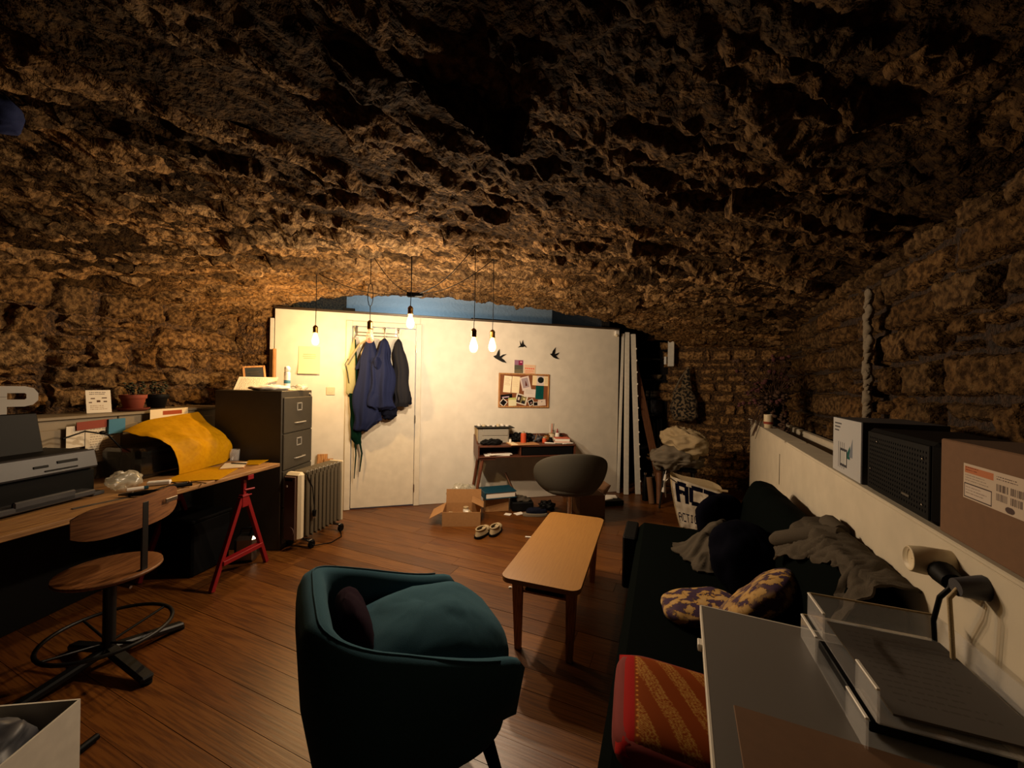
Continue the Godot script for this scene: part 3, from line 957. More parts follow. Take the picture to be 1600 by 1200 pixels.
	pot.call("small succulent in a terracotta pot on a saucer", Vector3(-2.72, 1.162, -2.76), mats.terracotta, 0.92, true, 3)
	pot.call("small plant in a black pot right of the terracotta one", Vector3(-2.71, 1.162, -2.93), mats.dark_plastic, 0.9, false, 4)

func place_bench():
	var B := T(Vector3(-1.80, 0, -3.0), -9.5)     # front far corner; z runs towards the viewer, x to the right
	var o := thing("work_table", "long chipboard work top lying on red trestles", "table", B)
	part(o, "table_top", G.new().box(Vector3(-0.37, 0.737, 1.2), Vector3(0.74, 0.026, 2.4), 0.003), mats.bench)
	var tre := func(lbl: String, z: float):
		var t := thing("red_trestle", lbl, "trestle", B * T(Vector3(-0.06, 0, z)), "adjustable red metal trestles")
		part(t, "beam", G.new().box(Vector3(-0.3, 0.705, 0), Vector3(0.72, 0.034, 0.05), 0.003), mats.red_metal)
		for x in [0.0, -0.58]:
			part(t, "leg", G.new().bar(Vector3(x, 0.002, 0.235), Vector3(x, 0.56, 0.02), 0.028, 0.028, Vector3(1, 0, 0)), mats.red_metal)
			part(t, "leg", G.new().bar(Vector3(x, 0.002, -0.215), Vector3(x, 0.56, -0.02), 0.028, 0.028, Vector3(1, 0, 0)), mats.red_metal)
			part(t, "foot_rail", G.new().bar(Vector3(x, 0.16, 0.17), Vector3(x, 0.16, -0.155), 0.03, 0.05, Vector3(1, 0, 0)), mats.red_metal)
			part(t, "mast", G.new().box(Vector3(x, 0.6, 0), Vector3(0.024, 0.2, 0.024), 0.002), mats.red_metal)
			var sl := part(t, "sleeve", G.new().box(Vector3(x, 0.535, 0), Vector3(0.036, 0.09, 0.05), 0.003), mats.red_metal)
			part(sl, "locking_pin", G.new().cyl(Vector3(x + 0.01, 0.61, 0.0), Vector3(x + 0.03, 0.61, -0.06), 0.008, -1, 8).cyl(Vector3(x + 0.02, 0.57, 0.03), Vector3(x + 0.02, 0.57, -0.045), 0.006, -1, 8), mats.red_metal)
	tre.call("red trestle under the far end of the work top", 0.27)
	tre.call("red trestle in deep shadow under the near end of the work top", 1.75)
	# printer
	o = thing("printer", "bulky dark printer with its lid raised on the work top", "printer", T(Vector3(-2.30, 0.75, -2.13), -3))
	part(o, "body", G.new().box(Vector3(-0.15, 0.075, 0.36), Vector3(0.28, 0.15, 0.74), 0.012), mats.black_plastic)
	part(o, "front_panel", G.new().at(T(Vector3(-0.015, 0.2, 0.36), 0, 0, 14)).box(Vector3(0, 0, 0), Vector3(0.03, 0.10, 0.735), 0.008), mats.printer_grey)
	part(o, "upper_deck", G.new().box(Vector3(-0.16, 0.215, 0.36), Vector3(0.25, 0.07, 0.73), 0.01), mats.dark_plastic)
	var kn := G.new().at(T(Vector3(0.002, 0.2, 0.52), 0, 0, -76))
	kn.lathe([Vector2(0.012, 0), Vector2(0.026, 0.0), Vector2(0.027, 0.006), Vector2(0.02, 0.009), Vector2(0.012, 0.004)], 20)
	part(o, "ring_button", kn, mats.steel)
	part(o, "key_row", G.new().at(T(Vector3(0.001, 0.2, 0.16), 0, 0, 14)).box(Vector3(0, 0.01, -0.03), Vector3(0.006, 0.014, 0.09), 0.002).box(Vector3(0, 0.0, 0.08), Vector3(0.006, 0.012, 0.06), 0.002).box(Vector3(0, -0.025, 0.0), Vector3(0.006, 0.008, 0.14), 0.002), mats.dark_plastic)
	part(o, "paper_tray", G.new().box(Vector3(0.02, 0.03, 0.3), Vector3(0.09, 0.03, 0.5), 0.006).box(Vector3(0.055, 0.042, 0.26), Vector3(0.02, 0.05, 0.24), 0.006), mats.printer_grey)
	part(o, "tray_guide", G.new().box(Vector3(0.01, 0.012, 0.02), Vector3(0.07, 0.02, 0.06), 0.004).box(Vector3(0.01, 0.012, 0.6), Vector3(0.07, 0.02, 0.1), 0.004), mats.printer_grey)
	part(o, "raised_lid", G.new().at(T(Vector3(-0.2, 0.245, 0.42), 0, 0, 12)).box(Vector3(0, 0.1, 0), Vector3(0.03, 0.22, 0.66), 0.006), mats.black_plastic)
	single("printer_cable", G.new().tube([Vector3(-2.50, 1.05, -2.14), Vector3(-2.53, 1.075, -2.28), Vector3(-2.52, 1.04, -2.40), Vector3(-2.5, 0.95, -2.46), Vector3(-2.46, 0.86, -2.5), Vector3(-2.43, 0.768, -2.46), Vector3(-2.4, 0.757, -2.3)], 0.005, 8).blob(Vector3(-2.522, 1.055, -2.37), Vector3(0.012, 0.012, 0.02), 1, 1, null, 0, 1, 10, 8), mats.black_plastic, "thin black cable hanging in front of the locker papers", "cable")
	# smoked hood, under the hide
	o = thing("sewing_machine_cover", "smoky transparent plastic cover over a dark machine, half under the yellow hide", "cover", T(Vector3(-2.43, 0.7505, -2.72), -6))
	part(o, "hood", G.new().box(Vector3(0, 0.1, 0), Vector3(0.27, 0.2, 0.62), 0.02), mats.smoked_plastic)
	part(o, "machine_base", G.new().box(Vector3(0, 0.018, 0), Vector3(0.2, 0.034, 0.52), 0.006), mats.dark_plastic)
	part(o, "machine_arm", G.new().box(Vector3(0.0, 0.15, 0.0), Vector3(0.08, 0.05, 0.42), 0.01).box(Vector3(0, 0.08, 0.15), Vector3(0.09, 0.1, 0.1), 0.01).box(Vector3(0, 0.1, -0.18), Vector3(0.07, 0.08, 0.06), 0.01), mats.dark_plastic)
	part(o, "blue_trim", G.new().box(Vector3(0.045, 0.155, 0.05), Vector3(0.006, 0.012, 0.25)), mats.blue_paper)
	# yellow hide: five profiles from the back top edge over the crest to the table, interpolated
	var prof := [
		[Vector3(-2.53, 1.045, -2.50), Vector3(-2.40, 1.02, -2.49), Vector3(-2.262, 0.955, -2.53), Vector3(-2.215, 0.86, -2.555), Vector3(-2.215, 0.757, -2.565)],
		[Vector3(-2.53, 1.10, -2.66), Vector3(-2.41, 1.035, -2.65), Vector3(-2.26, 0.975, -2.68), Vector3(-2.208, 0.87, -2.70), Vector3(-2.205, 0.757, -2.70)],
		[Vector3(-2.53, 1.115, -2.85), Vector3(-2.42, 1.06, -2.85), Vector3(-2.26, 0.96, -2.86), Vector3(-2.208, 0.86, -2.86), Vector3(-2.21, 0.757, -2.86)],
		[Vector3(-2.53, 1.125, -3.00), Vector3(-2.42, 1.05, -2.99), Vector3(-2.255, 0.955, -2.985), Vector3(-2.21, 0.86, -2.98), Vector3(-2.215, 0.757, -2.975)],
		[Vector3(-2.53, 1.13, -3.10), Vector3(-2.43, 1.03, -3.10), Vector3(-2.30, 0.92, -3.10), Vector3(-2.25, 0.85, -3.095), Vector3(-2.26, 0.775, -3.09)],
	]
	var hide := func(u, v):
		var a: float = u * 4.0
		var i := mini(int(a), 3)
		var fu: float = a - i
		var pts := []
		for r in [clampi(i - 1, 0, 4), i, i + 1, clampi(i + 2, 0, 4)]:
			var b: float = v * 4.0
			var j := mini(int(b), 3)
			var P: Array = prof[r]
			pts.append((P[j] as Vector3).cubic_interpolate(P[j + 1], P[maxi(j - 1, 0)], P[mini(j + 2, 4)], b - j))
		var p: Vector3 = (pts[1] as Vector3).cubic_interpolate(pts[2], pts[0], pts[3], fu)
		var k: float = sin(PI * clampf(v * 1.02, 0.0, 1.0))
		p += Vector3(0.6, 1, 0) * (n1.get_noise_3dv(p * 4.5) * 0.03 + sin(u * 21.0 + v * 3.0) * 0.006) * k
		return p
	single("yellow_hide", G.new().shell(hide, 45, 37, 0.0025), mats.yellow_hide, "bright yellow leather hide draped over the smoked cover", "leather hide")
	# small things on the work top
	single("hide_offcut", G.new().box(Vector3(), Vector3(0.3, 0.003, 0.42), 0.001), mats.yellow_hide, "flat yellow leather offcut under the draped hide", "leather", T(Vector3(-2.08, 0.753, -2.62), 18))
	o = thing("notebook", "thin tan notebook lying near the end of the work top", "notebook", T(Vector3(-2.06, 0.7505, -2.86), 28))
	part(o, "cover", G.new().box(Vector3(0, 0.004, 0), Vector3(0.15, 0.007, 0.21), 0.002), mats.kraft)
	part(o, "page", G.new().box(Vector3(0, 0.009, 0), Vector3(0.14, 0.003, 0.2), 0.001), mats.cream_paper)
	single("hide_scrap", G.new().box(Vector3(), Vector3(0.14, 0.004, 0.18), 0.001), mats.yellow_hide, "small yellow leather scrap at the very end of the work top", "leather", T(Vector3(-2.0, 0.754, -2.99), 12))
	single("pencil", G.new().cyl(Vector3(0, 0.004, 0), Vector3(0.11, 0.004, 0.05), 0.004, -1, 6), mats.black_plastic, "dark pencil lying on the tan notebook", "pencil", T(Vector3(-2.11, 0.7615, -2.9), 20))
	o = thing("drinking_glass", "drinking glass beside the right end of the yellow hide", "glass", T(Vector3(-2.2, 0.7505, -3.06)))
	part(o, "glass_wall", G.new().lathe([Vector2(0.001, 0), Vector2(0.03, 0), Vector2(0.036, 0.09), Vector2(0.033, 0.09), Vector2(0.027, 0.008), Vector2(0.001, 0.008)], 20), mats.clear_plastic)
	# heap of tools beside the printer
	var px := [
		["hand_clamp", "black hand tool with a long grip in front of the hide", Vector3(-1.985, 0.7505, -2.22), 65.0],
		["pliers", "black pliers at the front of the tool heap", Vector3(-2.05, 0.7505, -2.10), 20.0],
	]
	for q in px:
		o = thing(q[0], q[1], "tool", T(q[2], q[3]))
		part(o, "handle", G.new().tube([Vector3(-0.02, 0.012, 0.01), Vector3(0.04, 0.016, 0.016), Vector3(0.11, 0.014, 0.03)], [0.009, 0.011, 0.009], 8), mats.black_plastic)
		part(o, "handle", G.new().tube([Vector3(-0.02, 0.012, -0.01), Vector3(0.04, 0.016, -0.016), Vector3(0.11, 0.014, -0.03)], [0.009, 0.011, 0.009], 8), mats.black_plastic)
		part(o, "jaw", G.new().tube([Vector3(-0.01, 0.014, 0), Vector3(-0.07, 0.012, 0)], [0.014, 0.006], 8), mats.steel)
	o = thing("white_adapter", "white plastic adapter on the work top before the yellow hide", "adapter", T(Vector3(-2.13, 0.7505, -2.33), 30))
	part(o, "housing", G.new().box(Vector3(0, 0.013, 0), Vector3(0.11, 0.025, 0.04), 0.005), mats.white_plastic)
	part(o, "lead", G.new().tube([Vector3(0.055, 0.01, 0), Vector3(0.1, 0.006, 0.05), Vector3(0.18, 0.005, 0.03), Vector3(0.24, 0.005, 0.1)], 0.003, 6), mats.dark_plastic)
	single("crumpled_bag", G.new().blob(Vector3(0, 0.05, 0), Vector3(0.075, 0.055, 0.09), 1, 1, n1, 0.035, 14.0, 34, 22), mats.clear_bag, "crumpled clear plastic bag beside the printer", "plastic bag", T(Vector3(-2.25, 0.75, -2.24)))
	o = thing("glue_tube", "small white tube with a teal cap among the tools", "tube", T(Vector3(-2.14, 0.762, -2.2), 50))
	part(o, "tube_body", G.new().cyl(Vector3(-0.04, 0, 0), Vector3(0.03, 0, 0), 0.011), mats.white_plastic)
	part(o, "cap", G.new().cyl(Vector3(0.03, 0, 0), Vector3(0.05, 0, 0), 0.01), mats.teal_plastic)
	single("steel_ruler", G.new().box(Vector3(0, 0.002, 0), Vector3(0.22, 0.002, 0.025)), mats.steel, "thin steel ruler lying at the front edge of the work top", "ruler", T(Vector3(-2.1, 0.75, -1.98), 70))
	single("curved_strip", G.new().tube([Vector3(0, 0.004, 0), Vector3(0.03, 0.01, 0.02), Vector3(0.045, 0.035, 0.03)], [0.004, 0.005, 0.003], 6), mats.brass, "short curved strip standing up at the tool's tip", "strip", T(Vector3(-1.97, 0.75, -2.29), 40))
	# swivel chair
	o = thing("workshop_chair", "wooden workshop swivel chair with black base in front of the work top", "chair", T(Vector3(-1.93, 0, -1.86)))
	part(o, "seat", G.new().lathe([Vector2(0.001, 0.452), Vector2(0.18, 0.452), Vector2(0.192, 0.462), Vector2(0.19, 0.474), Vector2(0.15, 0.468), Vector2(0.001, 0.463)], 36), mats.ply)
	var back := func(u, v):
		var zz: float = (u - 0.5) * 0.5
		var e: float = absf(u - 0.5) * 2.0
		var hh: float = 0.075 - 0.035 * pow(e, 6.0)
		return Vector3(0.155 - 0.07 * e * e, 0.755 + (v - 0.5) * 2.0 * hh + 0.0, zz)
	part(o, "backrest", G.new().shell(back, 25, 7, 0.012), mats.ply)
	part(o, "back_post", G.new().bar(Vector3(0.05, 0.44, 0), Vector3(0.16, 0.47, 0), 0.03, 0.008).bar(Vector3(0.163, 0.45, 0), Vector3(0.163, 0.80, 0), 0.032, 0.01, Vector3(1, 0, 0)), mats.black_metal)
	part(o, "slot_plate", G.new().box(Vector3(0.168, 0.77, -0.14), Vector3(0.006, 0.022, 0.07), 0.002), mats.steel)
	part(o, "column", G.new().cyl(Vector3(0, 0.06, 0), Vector3(0, 0.44, 0), 0.024).cyl(Vector3(0, 0.40, 0), Vector3(0, 0.452, 0), 0.06, 0.09), mats.black_metal)
	part(o, "height_lever", G.new().tube([Vector3(0.05, 0.41, 0.02), Vector3(0.13, 0.40, 0.03)], 0.007, 8), mats.steel)
	var ring := []
	for k in 37: ring.append(Vector3(cos(TAU * k / 36.0) * 0.23, 0.17, sin(TAU * k / 36.0) * 0.23))
	part(o, "foot_ring", G.new().tube(ring, 0.009, 8, false), mats.black_metal)
	for k in 4:
		var a := deg_to_rad(20 + 90 * k)
		var d := Vector3(cos(a), 0, sin(a))
		part(o, "base_leg", G.new().bar(d * 0.01 + Vector3(0, 0.085, 0), d * 0.31 + Vector3(0, 0.022, 0), 0.05, 0.032, Vector3.UP, 0.008), mats.black_metal)
		part(o, "ring_stay", G.new().tube([d * 0.02 + Vector3(0, 0.12, 0), d * 0.23 + Vector3(0, 0.17, 0)], 0.006, 6), mats.black_metal)
		part(o, "glide", G.new().cyl(d * 0.3, d * 0.3 + Vector3(0, 0.012, 0), 0.02), mats.black_plastic)
	# under the top
	o = thing("metal_canister", "small grey metal canister standing behind the red trestle", "canister", T(Vector3(-2.03, 0, -2.98), 15))
	part(o, "body", G.new().box(Vector3(0, 0.1, 0), Vector3(0.15, 0.2, 0.13), 0.025), mats.steel)
	part(o, "handle", G.new().tube([Vector3(-0.05, 0.2, 0), Vector3(-0.04, 0.245, 0), Vector3(0.03, 0.25, 0), Vector3(0.045, 0.2, 0)], 0.008, 8), mats.dark_plastic)
	part(o, "spout", G.new().cyl(Vector3(0.03, 0.2, 0.03), Vector3(0.05, 0.27, 0.03), 0.014, 0.01, 12), mats.dark_plastic)
	o = thing("storage_crate", "dark grey storage crate under the far end of the work top", "crate", T(Vector3(-2.34, 0, -2.86), -9.5))
	part(o, "body", G.new().box(Vector3(0, 0.19, 0), Vector3(0.3, 0.38, 0.3), 0.012), mats.dark_plastic)
	part(o, "lid", G.new().box(Vector3(0, 0.39, 0), Vector3(0.32, 0.025, 0.32), 0.008), mats.dark_plastic)

func place_filing():
	var o := thing("filing_cabinet", "tall grey-brown four-drawer metal filing cabinet beside the work top", "filing cabinet", T(Vector3(-1.885, 0, -3.15)))
	part(o, "body", G.new().box(Vector3(-0.275, 0.655, -0.235), Vector3(0.55, 1.31, 0.47), 0.005), mats.file_grey)
	for k in 4:
		var y := 1.105 - k * 0.305
		var d := part(o, "drawer", G.new().box(Vector3(0.006, y, -0.235), Vector3(0.016, 0.297, 0.44), 0.004), mats.file_grey)
		var f := G.new()
		f.box(Vector3(0.016, y + 0.095, -0.235), Vector3(0.006, 0.008, 0.08)).box(Vector3(0.016, y + 0.035, -0.235), Vector3(0.006, 0.008, 0.08))
		f.box(Vector3(0.016, y + 0.065, -0.2), Vector3(0.006, 0.06, 0.009)).box(Vector3(0.016, y + 0.065, -0.27), Vector3(0.006, 0.06, 0.009))
		part(d, "label_holder", f, mats.silver_plastic)
		part(d, "handle", G.new().tube([Vector3(0.014, y - 0.075, -0.17), Vector3(0.04, y - 0.07, -0.175), Vector3(0.042, y - 0.07, -0.235), Vector3(0.04, y - 0.07, -0.295), Vector3(0.014, y - 0.075, -0.3)], 0.006, 8), mats.silver_plastic)
	part(o, "key_lock", G.new().cyl(Vector3(0.0, 1.275, -0.43), Vector3(0.012, 1.275, -0.43), 0.012), mats.silver_plastic)
	# on top of it
	var sk := func(im): scribble(im, 8, 10, 120, 9, 9, Color(0.6, 0.5, 0.42), 21)
	var lie := func(p: Vector3, ry: float, rx := -90.0): return Transform3D(Basis.from_euler(Vector3(0, deg_to_rad(ry), 0)) * Basis.from_euler(Vector3(deg_to_rad(rx), 0, 0)), p)
	paper_thing("paper_sheet", 0.3, 0.2, mats.paper, page("pgf", 128, 96, Color(0.88, 0.84, 0.75), sk), "large printed sheet spread on the filing cabinet, propped up at the back", "paper", lie.call(Vector3(-2.25, 1.36, -3.38), 20, -52))
	single("crumpled_papers", G.new().blob(Vector3(0, 0.018, 0), Vector3(0.16, 0.025, 0.1), 1, 1, n1, 0.02, 16.0, 36, 20), mats.paper, "heap of crumpled paper and plastic on the filing cabinet", "paper", T(Vector3(-2.06, 1.312, -3.27), 10))
	paper_thing("paper_sheet", 0.2, 0.14, mats.cream_paper, null, "small cream sheet at the front edge of the filing cabinet top", "paper", lie.call(Vector3(-1.98, 1.313, -3.42), -12))
	o = thing("spray_can", "white spray can with a blue band on the filing cabinet", "spray can", T(Vector3(-2.02, 1.314, -3.45)))
	part(o, "can", G.new().lathe([Vector2(0.001, 0), Vector2(0.025, 0), Vector2(0.026, 0.004), Vector2(0.026, 0.15), Vector2(0.02, 0.165), Vector2(0.001, 0.166)], 22), mats.white_plastic)
	part(o, "cap", G.new().lathe([Vector2(0.001, 0.162), Vector2(0.024, 0.162), Vector2(0.024, 0.195), Vector2(0.015, 0.21), Vector2(0.001, 0.212)], 22), mats.white_plastic)
	part(o, "band", G.new().lathe([Vector2(0.026, 0.055), Vector2(0.0266, 0.055), Vector2(0.0266, 0.085), Vector2(0.026, 0.085)], 22), mats.blue_paper)
	single("crumpled_wrap", G.new().blob(Vector3(0, 0.022, 0), Vector3(0.055, 0.028, 0.05), 1, 1, n1, 0.02, 20.0, 26, 16), mats.clear_bag, "small crumpled clear wrapper right of the spray can", "wrapper", T(Vector3(-1.945, 1.312, -3.55)))
	single("wire_spectacles", G.new().tube([Vector3(-0.06, 0.02, 0), Vector3(-0.03, 0.035, 0.01), Vector3(0, 0.02, 0), Vector3(0.03, 0.035, 0.01), Vector3(0.06, 0.02, 0), Vector3(0.07, 0.004, -0.05)], 0.0025, 6), mats.black_plastic, "thin dark wire frame lying behind the spray can", "frame", T(Vector3(-1.98, 1.312, -3.52), 60))
	o = thing("slate_board", "small framed slate leaning against the stones above the filing cabinet", "slate", T(Vector3(-2.38, 1.312, -3.57), 35, -12, 5))
	part(o, "slate_face", G.new().box(Vector3(0, 0.11, 0), Vector3(0.15, 0.2, 0.008)), mats.slate)
	part(o, "wood_frame", G.new().box(Vector3(-0.08, 0.11, 0), Vector3(0.018, 0.22, 0.016), 0.002).box(Vector3(0.08, 0.11, 0), Vector3(0.018, 0.22, 0.016), 0.002).box(Vector3(0, 0.212, 0), Vector3(0.16, 0.016, 0.016), 0.002).box(Vector3(0, 0.008, 0), Vector3(0.16, 0.016, 0.016), 0.002), mats.pine)
	part(o, "chalk_text", G.new().box(Vector3(-0.01, 0.16, 0.0045), Vector3(0.09, 0.006, 0.001)).box(Vector3(0.01, 0.14, 0.0045), Vector3(0.08, 0.005, 0.001)), mats.grey_cloth)
	# oil-filled radiator
	o = thing("oil_radiator", "oil-filled electric radiator on castors in front of the filing cabinet", "radiator", T(Vector3(-1.775, 0, -3.16), -12.0))
	part(o, "control_panel", G.new().box(Vector3(-0.012, 0.36, -0.02), Vector3(0.15, 0.56, 0.07), 0.02), mats.cream_plastic)
	part(o, "panel_face", G.new().box(Vector3(-0.025, 0.35, 0.018), Vector3(0.11, 0.52, 0.012), 0.006), mats.radiator_side)
	part(o, "panel_slot", G.new().box(Vector3(-0.03, 0.585, 0.026), Vector3(0.07, 0.022, 0.006), 0.003), mats.black_plastic)
	part(o, "dial", G.new().cyl(Vector3(-0.02, 0.16, 0.02), Vector3(-0.02, 0.16, 0.03), 0.042), mats.radiator_side)
	part(o, "switch", G.new().box(Vector3(-0.05, 0.53, 0.026), Vector3(0.018, 0.018, 0.008), 0.003), mats.white_plastic)
	for k in 9:
		var zc := -0.085 - k * 0.05
		var f := G.new()
		f.box(Vector3(0, 0.36, zc), Vector3(0.15, 0.56, 0.016), 0.007)
		f.box(Vector3(0, 0.6, zc), Vector3(0.13, 0.09, 0.034), 0.014)
		f.cyl(Vector3(0.055, 0.1, zc), Vector3(0.055, 0.6, zc), 0.016, -1, 10)
		f.cyl(Vector3(-0.055, 0.1, zc), Vector3(-0.055, 0.6, zc), 0.016, -1, 10)
		part(o, "fin", f, mats.radiator)
	part(o, "header_pipe", G.new().cyl(Vector3(0, 0.13, -0.05), Vector3(0, 0.13, -0.5), 0.022).cyl(Vector3(0, 0.58, -0.05), Vector3(0, 0.58, -0.5), 0.022), mats.radiator)
	part(o, "end_plate", G.new().box(Vector3(0, 0.36, -0.525), Vector3(0.15, 0.57, 0.02), 0.008), mats.cream_plastic)
	for zz in [-0.08, -0.46]:
		part(o, "axle", G.new().box(Vector3(0, 0.062, zz), Vector3(0.2, 0.012, 0.035), 0.004), mats.steel)
		for sx in [-1, 1]:
			part(o, "castor", G.new().cyl(Vector3(sx * 0.105 - 0.012, 0.03, zz), Vector3(sx * 0.105 + 0.012, 0.03, zz), 0.03, -1, 18).box(Vector3(sx * 0.105, 0.052, zz), Vector3(0.034, 0.025, 0.04), 0.006), mats.black_plastic)
	part(o, "power_cord", G.new().tube([Vector3(0.06, 0.1, -0.03), Vector3(0.13, 0.02, -0.08), Vector3(0.2, 0.005, -0.2), Vector3(0.2, 0.005, -0.34), Vector3(0.12, 0.008, -0.44)], 0.0045, 7), mats.black_plastic)
	part(o, "cord_wrap", G.new().tube([Vector3(0.06, 0.625, -0.06), Vector3(0.09, 0.5, -0.1), Vector3(0.092, 0.34, -0.12), Vector3(0.092, 0.25, -0.12)], 0.004, 7), mats.black_plastic)
	part(o, "mains_plug", G.new().cyl(Vector3(0.095, 0.3, -0.12), Vector3(0.095, 0.25, -0.12), 0.016, 0.012, 12), mats.dark_plastic)
	part(o, "plug_pin", G.new().cyl(Vector3(0.095, 0.25, -0.113), Vector3(0.095, 0.232, -0.113), 0.003, -1, 8).cyl(Vector3(0.095, 0.25, -0.128), Vector3(0.095, 0.232, -0.128), 0.003, -1, 8), mats.chrome)
	# offcuts of pine leaning on the partition
	var hs := [[-0.235, 0.62, 0.10], [-0.17, 0.575, 0.09], [-0.115, 0.47, 0.05]]
	var hl := ["tallest pine offcut leaning on the partition behind the radiator", "middle pine offcut leaning behind the radiator", "shortest pine offcut, beside the door frame"]
	for k in 3:
		var h: Array = hs[k]
		single("pine_offcut", G.new().bar(Vector3(h[0], 0.002, 0.13 + k * 0.03), Vector3(h[0], h[1], 0.02 + k * 0.03), h[2], 0.018, Vector3(0, 0, 1)), mats.pine, hl[k], "board", on_wall(0, 0, 0))
	# lower left corner, close to the viewer
	o = thing("white_carton", "open white carton in the near left corner", "box", T(Vector3(-1.58, 0, -1.12), 8))
	part(o, "near_side", G.new().box(Vector3(0, 0.15, 0.17), Vector3(0.3, 0.3, 0.006)), mats.white_board)
	part(o, "far_side", G.new().box(Vector3(0, 0.15, -0.17), Vector3(0.3, 0.3, 0.006)), mats.white_board)
	part(o, "right_side", G.new().box(Vector3(0.15, 0.15, 0), Vector3(0.006, 0.3, 0.34)), mats.white_board)
	part(o, "left_side", G.new().box(Vector3(-0.15, 0.15, 0), Vector3(0.006, 0.3, 0.34)), mats.white_board)
	part(o, "bottom", G.new().box(Vector3(0, 0.005, 0), Vector3(0.29, 0.006, 0.33)), mats.white_board)
	single("plastic_bundle", G.new().blob(Vector3(0, 0.1, 0), Vector3(0.12, 0.1, 0.14), 1, 1, n1, 0.05, 9.0, 36, 24), mats.grey_plastic, "crumpled grey plastic in the white carton", "plastic bag", T(Vector3(-1.59, 0.13, -1.12)))
	single("black_rod", G.new().tube([Vector3(0, 0.016, 0), Vector3(0.0, 0.016, -0.26)], [0.016, 0.013], 10), mats.black_plastic, "short black rod lying on the floorboards at the near left", "rod", T(Vector3(-1.60, 0, -1.22), -6))

# ------------------------------------------------------------------ on the partition
func garment(rows: Array, folds: float, seg := 40, sd := 0.0) -> G:      # rows of [y, x centre, half width, depth], hung in front of z = 0
	var f := func(u, v):
		var a: float = u * TAU
		var r: float = v * (rows.size() - 1)
		var i := mini(int(r), rows.size() - 2)
		var t := smoothstep(0.0, 1.0, r - i)
		t = r - i
		var q := []
		for k in 4: q.append(lerpf(rows[i][k], rows[i + 1][k], t))
		var w := minf(1.0, v * 3.0) * folds
		var c := 1.0 + w * (0.16 * sin(a * 7.0 + sd + v * 2.0) + 0.1 * sin(a * 12.0 + sd * 2.0 - v * 3.0) + 0.12 * n1.get_noise_3d(a * 2.0, v * 4.0, sd))
		return Vector3(q[1] + cos(a) * q[2] * (1.0 + 0.12 * w * sin(v * 19.0 + a + sd)), q[0] + 0.006 * sin(a * 5.0 + sd) * v, q[3] * 0.5 + 0.008 + sin(a) * q[3] * 0.5 * c)
	var g := G.new()
	g.surf(f, seg + 1, 40, true, false, false)
	return g

